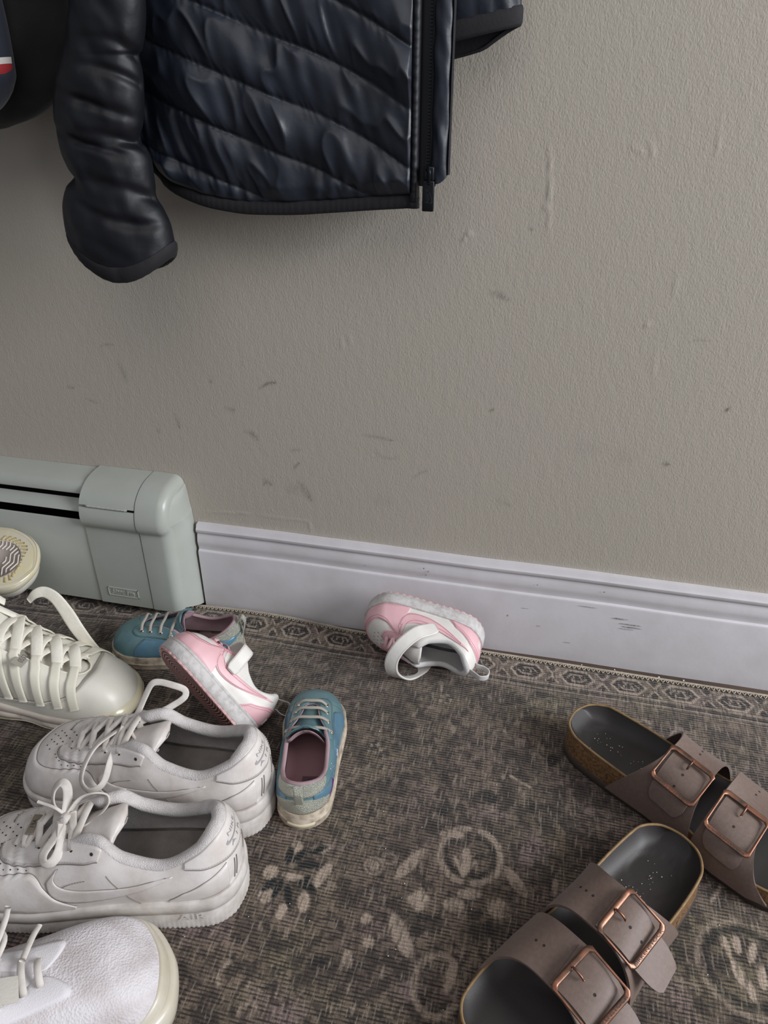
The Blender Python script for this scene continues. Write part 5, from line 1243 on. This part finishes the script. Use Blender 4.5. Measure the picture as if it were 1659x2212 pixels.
        ww = np.where(np.abs(cor[:, 0]) > hx-rr*.75, .0026, .00105)
        mb = MB(); sweep(mb, Cb, ww, .0010, up=ez, closed=True, seg=10, sq=.75); bk = mb.build('buckle', M_copper, st)
        mb = MB(); Cp = np.array([c0 + ex*hx*.98 - ez*.0010, c0 + ex*hx*.8 + ez*.0012, c0 + ex*hx*.52 + ez*.0006, c0 + ex*hx*.38 - ez*.0014]); sweep(mb, cr(Cp, 12), .0010, seg=8); mb.build('prong', M_copper, bk)
        V, F = text_pts('BIRKENSTOCK', .0042); V = V/np.abs(V[:, 0]).max()*np.array([hy*.86, 0]) + V*np.array([0, 1]); e_, u_ = ey*lat, -ex*lat*lat
        cc = c0 - ex*hx - ez*.0026 + ez*.0014
        # letters run along the lower bar
        mb = MB(); dirx = ey*(-lat); diry = np.cross(ez, dirx); mb.add([cc + dirx*v_[0] + diry*v_[1]*.8 for v_ in V], F); mb.build('buckle_lettering', mat_once('dark_brown_lettering', lin(72, 48, 42), .5), bk, smooth=False)  # flat letters in one even dark brown
    return root
_mc = {}
def mat_once(n, c, r):
    if n not in _mc: _mc[n] = mat(n, c, r)
    return _mc[n]
BKx = [r_[1] for r_ in BK]; BKl = [r_[2] for r_ in BK]; BKm = [r_[3] for r_ in BK]
make_birk((.069, -.134, .0055), (0, 0, -33), 1.03, -1, 'brown two-strap buckle sandal farther from the viewer, its toe off to the right', False)
make_birk((.1700, -.2735, .0055), (0, 0, 234.5), 1.02, 1, 'brown two-strap buckle sandal in front, its heel pointing up right and toe down left', True)
# ------------------------------------------------------------------ quilted jacket hanging on the wall
M_nylon = mat('dark_quilted_nylon', lin(22, 29, 41), .46, spec=.55, bump=[('noise', 55, .35, .002), ('noise', 1600, .12, .0002)], var=(30, .4, .2), col2=lin(26, 30, 38))
M_nylon_shaded = mat('shaded_nylon', lin(10, 12, 19), .52, spec=.4, bump=[('noise', 50, .35, .002)])  # jacket nylon again, darkened to paint in the body's shade on the sleeve
M_trimfab = mat('black_elastic_binding', lin(20, 19, 25), .8, bump=[('noise', 400, .4, .0005)])
M_zip = mat('black_zip', lin(14, 15, 18), .45)
M_zmetal = mat('black_zip_metal', lin(34, 36, 40), .28, metal=.6)
M_thread = mat('dark_thread', lin(12, 14, 18), .8)
jk = empty('quilted_jacket', (-.26, 0, .56)); tag(jk, 'dark navy quilted zip jacket hanging on the wall', 'jacket')
JO = np.array([-.26, 0, .56])
hemk = np.array([(-.432, .598), (-.418, .585), (-.403, .5734), (-.3946, .564), (-.3693, .5534), (-.3362, .5461), (-.3029, .5432), (-.2651, .5442), (-.2189, .5481), (-.1829, .5516), (-.1378, .5557), (-.105, .56)])
hem = lambda x: pchip(hemk[:, 0], hemk[:, 1], np.clip(x, -.432, -.105))
sk = np.array([(-.46, .712), (-.3765, .6837), (-.3073, .6588), (-.2652, .6433), (-.2361, .6339), (-.19, .614), (-.1456, .590), (-.10, .565)])
fB = lambda x: pchip(sk[:, 0], sk[:, 1], x)
def quilt(x, z):
    q = (z - fB(x))/.0462; s_ = np.abs(np.sin(np.pi*q)); puff = s_**.55
    P = np.stack([x, z], -1)
    fold = vnoise(np.stack([(x*1.0+.33*z)*15, (z)*6.5], -1), 21, 3)
    big = vnoise(np.stack([x*7+.25*z*7, z*4], -1), 5, 2)
    gath = np.sin((x + .4*z)*2*np.pi/.0075 + 3*vnoise(P*30, 8, 1))*np.clip(1-s_*1.6, 0, 1)
    valley = -.010*np.exp(-((x + .300 - (z-.60)*-.25 - .0)/.012)**2) - .006*np.exp(-((x+.318-.25*(z-.6)*0 - .035)/.01)**2)*0
    ridge = np.abs(vnoise(np.stack([(x+.5*z)*20, z*9], -1), 77, 2))
    return .0052*puff + .0046*fold*(.35+puff*.65) + .007*big + .0035*(1-ridge)**3*puff + .0003*gath
nb, nv = 300, 260
ztop = .98
def body_loop(u):
    """u 0..1 around the body: front right -> left -> back"""
    pass
xf = np.linspace(-.1455, -.412, 200); th = np.linspace(0, np.pi, 18)[1:-1]; xbk = np.linspace(-.412, -.1455, 24)
LX = np.r_[xf, -.412-.026*np.sin(th), xbk]; LY = np.r_[np.full(200, -.052), -.031-.021*np.cos(th), np.full(24, -.010)]
LY[:200] += .012*np.clip((-.34-xf)/.06, 0, 1)**2
fr = np.r_[np.ones(200), np.cos(th/2)**2, np.zeros(24)]
hb = .0115
V01 = np.linspace(0, 1, nv)
Z = (hem(LX)[:, None] + hb) + (ztop - hem(LX)[:, None] - hb)*V01[None]
X = LX[:, None] + 0*Z
taper = np.clip((Z-hem(LX)[:, None]-hb)/.014, 0, 1)**.5
d_ = quilt(X, Z)*fr[:, None]
Y = LY[:, None] - d_*taper - .004*fr[:, None]*taper
# gathers above the hem band
Y -= fr[:, None]*.0022*np.sin(X*2*np.pi/.019 + 2.5*np.sin(X*60))*np.exp(-((Z-hem(LX)[:, None]-hb)/.016))*taper
X = np.where(X < -.398, X + .0, X)
mb = MB().grid(np.stack([X, Y, Z], -1) - JO, cu=True); body = mb.build('body', M_nylon, jk, recalc=False)
# seams stitched over the puffs
def front_y(x, z):
    d = quilt(x, z)
    return -.052 + .012*np.clip((-.34-x)/.06, 0, 1)**2 - d*1 - .004
for k in range(-3, 4):
    xx = np.linspace(-.395, -.147, 260); zz = fB(xx) + k*.0462; ok = (zz > hem(xx)+hb+.004) & (zz < .9)
    if ok.sum() < 8: continue
    P = np.stack([xx, front_y(xx, zz)-.0004, zz], 1)[ok] - JO; ms = MB(); dash(ms, P, .0022, .0003, .7); ms.build('quilt_stitching', M_thread, body, smooth=False)
# hem band
xs_ = LX; Zb = hem(xs_); n_ = len(xs_); rows = []
gth = .0001*np.sin(xs_*2*np.pi/.0062 + 2*np.sin(xs_*90))
for dz, off in ((hb+.001, .0005), (hb, .0022), (hb*.6, .0030), (hb*.25, .0028), (.0006, .0016), (.0, .0), (.002, -.002), (hb, -.003)):
    nrm = np.where(fr > .5, -1, 1); rows.append(np.stack([xs_ + 0, LY - off*fr + off*(1-fr)*.5 - gth*(off > .001), Zb+dz], 1))
mb = MB().grid(np.stack(rows, 1) - JO, cu=True); mb.build('hem_band', M_trimfab, jk)
# piping, zip tape, facing
def strip(x0, x1, zb0, zt, y0, puff, m, name, gather=.0, n=200, k=12, par=jk, seedx=0):
    zz = np.linspace(0, 1, n)[:, None]; bb = np.linspace(0, 1, k)[None]; x = x0 + (x1-x0)*bb + 0*zz; z = zb0(x) + (zt-zb0(x))*zz
    y = y0 - puff*np.sin(np.pi*bb)**.6 - gather*np.sin(z*2*np.pi/.0075 + 2*np.sin(z*120) + bb*1.3)*np.sin(np.pi*bb) - .0012*vnoise(np.stack([x*60+seedx, z*22 + x*30], -1), 31, 2)*(gather == 0)*(puff > .001)
    y = y - .006*vnoise(np.stack([x*0+.5*7 - 1.6, z*4], -1), 5, 2)*0
    F_ = np.stack([x, y, z], -1); Bk = F_.copy(); Bk[..., 1] = y0 + .004
    mb = MB().grid(np.concatenate([F_, Bk[:, ::-1]], 1) - JO, cv=True); K = 2*k
    mb.f.append(tuple(range(K)))
    return mb.build(name, m, par, sharp=60)
strip(-.1470, -.1385, lambda x: .5615+0*x, ztop, -.0535, .0042, M_nylon_shaded, 'piping', .00035)  # shade-darkened nylon copy keeps the highlight on the piping down
strip(-.1480, -.1376, lambda x: .5552+0*x, .5640, -.0535, .0030, M_trimfab, 'hem_end', .0004, n=30)
strip(-.1388, -.1235, lambda x: .574+0*x, ztop, -.0500, .0006, M_zip, 'zip_tape')
strip(-.1290, -.1122, lambda x: .5765 + .0085*np.clip((x+.1225)/.0105, 0, 1)**2.2, ztop, -.0490, .0050, M_nylon, 'zip_facing', seedx=3)
strip(-.1128, -.1112, lambda x: .584+0*x, ztop, -.0495, .0022, M_trimfab, 'facing_edge')
mt = MB()
for k in range(150):
    z = .5905 + k*.0026
    mt.box((-.1302-.26*-1-.26+0, -.0528, z-.56), (-.1302+.0022, -.0508, z+.0016-.56)) if False else mt.box((-.1316+.26, -.0550, z-.56), (-.1290+.26, -.0512, z+.0015-.56))
mt.build('zip_teeth', M_zmetal, jk, smooth=False)
mb = MB(); mb.box((-.1330+.26, -.0585, .5795-.56), (-.1235+.26, -.0515, .5915-.56), .0015); sl = mb.build('zip_slider', M_zmetal, jk, recalc=True)
mb = MB(); 
C = cr([(-.1300, -.0590, .5900), (-.1275, -.0625, .5880), (-.1278, -.0615, .5790), (-.1285, -.0590, .5770)], 14) - JO; sweep(mb, C, .0022, .0010, up=(0, -1, 0), seg=8)
mb.box((-.1333+.26, -.0612, .5540-.56), (-.1226+.26, -.0578, .5800-.56), .0012); pl = mb.build('zip_pull', M_zmetal, sl, recalc=True)
V, F = text_pts('NIKE', .0055); mb = MB(); mb.add([(-.128+.26 - 0 - v[1]*1.0*1, -.0614, .5675-.56 + v[0]*1.05) for v in V], F)
sp_ = [(-.006, -.0010), (-.005, -.0022), (-.002, -.0024), (.008, .0022), (.008, .0026), (-.002, -.0006), (-.0045, .0000), (-.0054, .0012)]
mb.add([(-.1253+.26 - p[1]*.7, -.0614, .566-.56 + p[0]*.9) for p in sp_], [(0, 1, 2, 7), (2, 6, 7), (2, 5, 6), (2, 3, 4, 5)])
mb.build('pull_lettering', mat('dark_relief', lin(52, 54, 58), .4, metal=.5), pl, smooth=False)
# near sleeve, hanging in front of the body
lk = np.array([(.98, -.415), (.85, -.424), (.7164, -.4306), (.6966, -.4375), (.6795, -.4446), (.6583, -.4565), (.64, -.4633), (.6212, -.4665), (.6019, -.4658), (.587, -.4606), (.5835, -.4585), (.5719, -.4681), (.553, -.475), (.5337, -.477), (.5274, -.4729)])[::-1]
rk = np.array([(.98, -.352), (.85, -.357), (.7157, -.3649), (.6963, -.3683), (.6802, -.3746), (.6761, -.3779), (.6623, -.3769), (.641, -.3793), (.6226, -.3839), (.6093, -.3899), (.6037, -.384), (.5923, -.38), (.5785, -.38), (.5725, -.381), (.5607, -.3749), (.5465, -.3696), (.534, -.3682)])[::-1]
zz = np.r_[np.linspace(.5305, .72, 190), np.linspace(.73, .98, 30)]; aa = np.linspace(0, 2*np.pi, 72, endpoint=False)
xl = pchip(lk[:, 0], lk[:, 1], zz); xr = pchip(rk[:, 0], rk[:, 1], zz); cx = (xl+xr)/2; hx = (xr-xl)/2
tilt = np.clip((.60-zz)/.07, 0, 1)
P = np.zeros((len(zz), 72, 3)); c_, s_ = np.cos(aa), np.sin(aa)
P[..., 0] = cx[:, None] + hx[:, None]*np.sign(c_)*np.abs(c_)**.92
hy = .028*(hx/.045)**.6
P[..., 1] = -.094 - hy[:, None]*s_[None]
P[..., 2] = zz[:, None] - tilt[:, None]*(.030*(1-((P[..., 0]-(-.415))/.058)**2) ) + tilt[:, None]*.010*0
# pinches from the quilting
pin = 0
for z0, a0 in ((.6785, .28), (.6590, .45), (.6070, .15), (.5850, 2.9), (.5730, .35), (.64, 1.4), (.61, 1.7), (.56, 1.2)):
    pin = pin + np.exp(-((zz[:, None]-z0 - .012*np.sin(aa[None]-a0))/.0042)**2)*np.exp(-((aa[None]-a0)/1.0)**2)
P[..., 1] += .0045*pin*s_[None]; P[..., 0] -= .0025*pin*c_[None]
P[..., 1] -= .0022*vnoise(np.stack([P[..., 0]*28, P[..., 2]*22 + P[..., 0]*10, s_[None]+0*P[..., 0]], -1), 41, 3)*np.clip(s_, 0, 1)[None]
mb = MB().grid(P - JO, cv=True); mb.f.append(tuple(range(72))); slv = mb.build('sleeve', M_nylon_shaded, jk)
# cuff binding of the near sleeve
R0 = P[0]; rows = []
for dz, g in ((.003, .0006), (.001, .0016), (-.004, .0012), (-.010, -.0005), (-.0125, -.003), (-.011, -.006), (-.004, -.0065)):
    q = R0.copy(); c0 = R0.mean(0); dd = q-c0; dd[:, 2] = 0; q += unit(dd)*(g + .0003*np.sin(aa*34))[:, None]; q[:, 2] += dz; rows.append(q)
mb = MB().grid(np.stack(rows, 0) - JO, cv=True); mb.build('cuff', M_trimfab, slv)
# far sleeve sticking out behind the right front
aa = np.linspace(0, 2*np.pi, 64, endpoint=False); c_, s_ = np.cos(aa), np.sin(aa)
cxr, hxr = -.122, .0625
front = lambda x: np.interp(x, [-.19, -.1174, -.0576], [.672, .6856, .6975])
rim = np.stack([cxr+hxr*np.sign(c_)*np.abs(c_)**.8, -.0235-.0125*s_, 0*aa], 1); rim[:, 2] = front(rim[:, 0]) - .0125*np.clip(-s_, 0, 1)*np.clip((-.06-rim[:, 0])/.03, 0, 1)
rows = []
for dz, g in ((.002, -.003), (-.0002, -.0015), (0, 0), (.003, .0012), (.010, .0012), (.0145, .0006), (.0155, -.0006)):
    q = rim.copy(); q[:, 0] += np.sign(c_)*np.abs(c_)**.8*g; q[:, 1] -= s_*(g + .0004*np.sin(aa*30)); q[:, 2] += dz; rows.append(q)
mb = MB().grid(np.stack(rows, 0) - JO, cv=True); mb.build('cuff', M_trimfab, jk)
rows = []
for k in range(60):
    t = k/59; q = rim.copy(); q[:, 2] += .0145 + t*.27; q[:, 0] += -.03*t + np.sign(c_)*np.abs(c_)**.8*(-.0008 + .002*abs(math.sin(t*9)))
    q[:, 1] -= s_*(.0035*abs(math.sin(t*9.5))**.5*(s_ > 0)) + .0018*np.clip(s_, 0, 1)*np.sin(q[:, 0]*420 + 2*np.sin(t*30)); rows.append(q)
mb = MB().grid(np.stack(rows, 0) - JO, cv=True); mb.build('sleeve', M_nylon, jk)
rows = []
for k in range(8):
    q = rim.copy(); q[:, 0] = cxr + (q[:, 0]-cxr)*.96; q[:, 1] = -.0235 + (q[:, 1]+.0235)*.85; q[:, 2] += .002 + k*.012; rows.append(q)
mb = MB().grid(np.stack(rows, 0) - JO, cv=True); mb.build('sleeve_lining', M_trimfab, jk)

# ------------------------------------------------------------------ second coat at the upper left
M_blackfab = mat('black_coat_fabric', lin(17, 16, 17), .8, bump=[('noise', 80, .4, .0015)], sheen=.1)
M_navy = mat('navy_fabric', lin(15, 20, 36), .85, bump=[('noise', 120, .5, .0015)], sheen=.15)
M_red = mat('red_stripe', lin(132, 20, 26), .8); M_wht = mat('white_stripe', lin(176, 172, 168), .8)
ct = empty('winter_coat', (-.56, 0, .62)); tag(ct, 'black and navy coat with a red and white stripe, hanging left of the quilted jacket', 'coat'); CO = np.array([-.56, 0, .62])
rk2 = np.array([(.6115, -.575), (.6135, -.556), (.6164, -.546), (.6207, -.53), (.6268, -.513), (.6368, -.493), (.6483, -.4733), (.6741, -.4553), (.6883, -.4488), (.697, -.4477), (.7175, -.4474), (.80, -.452), (.98, -.47)])
zz = np.r_[np.linspace(.6115, .73, 90), np.linspace(.74, .98, 24)]; aa = np.linspace(0, 2*np.pi, 80, endpoint=False); c_, s_ = np.cos(aa), np.sin(aa)
xr = pchip(rk2[:, 0], rk2[:, 1], zz); hx = np.maximum(xr+.585, .004); P = np.zeros((len(zz), 80, 3))
P[..., 0] = -.585 + hx[:, None]*c_; hy = .040*np.clip(hx/.135, .1, 1)**.5
P[..., 1] = -.052 - hy[:, None]*s_ - .004*vnoise(np.stack([P[..., 0]*16, zz[:, None]*9+0*P[..., 0]], -1), 61, 3)*np.clip(s_, 0, 1)
P[..., 2] = zz[:, None]
mb = MB().grid(P - CO, cv=True); mb.f.append(tuple(range(80))); mb.build('coat_body', M_blackfab, ct)
# navy sleeve folded in front
zz = np.linspace(.632, .98, 110); P = np.zeros((110, 60, 3)); aa = np.linspace(0, 2*np.pi, 60, endpoint=False); c_, s_ = np.cos(aa), np.sin(aa)
hx = .030*np.clip((zz-.6295)/.03, 0.02, 1)**.5; cx = -.5335 + .006*np.sin((zz-.63)*22)
P[..., 0] = cx[:, None] + hx[:, None]*c_; P[..., 1] = -.098 - .022*np.clip((zz-.628)/.02, 0, 1)[:, None]**.5*s_; P[..., 2] = zz[:, None] + .10*(P[..., 0]-cx[:, None])*0
P[..., 1] -= .0045*vnoise(np.stack([P[..., 0]*40, P[..., 2]*30], -1), 71, 3)*np.clip(s_, 0, 1)[None]
mb = MB().grid(P - CO, cv=True); mb.f.append(tuple(range(60))); ns = mb.build('sleeve', M_navy, ct)
for nm, z0, z1, m_ in (('white_stripe', .6655, .6705, M_wht), ('red_stripe', .6580, .6655, M_red)):
    q = []
    for z in np.linspace(z0, z1, 5):
        i = np.interp(z, zz, np.arange(110)); i0 = int(i); f = i-i0; r_ = P[i0]*(1-f)+P[i0+1]*f; c0 = r_.mean(0); r2 = c0 + (r_-c0)*np.array([1.02, 1.05, 1]); r2[:, 2] = z + .15*(r_[:, 0]-c0[0]); r2[:, 1] -= .0015 ; q.append(r2)
    mb = MB().grid(np.stack(q) - CO, cv=True); mb.build(nm, m_, ns)
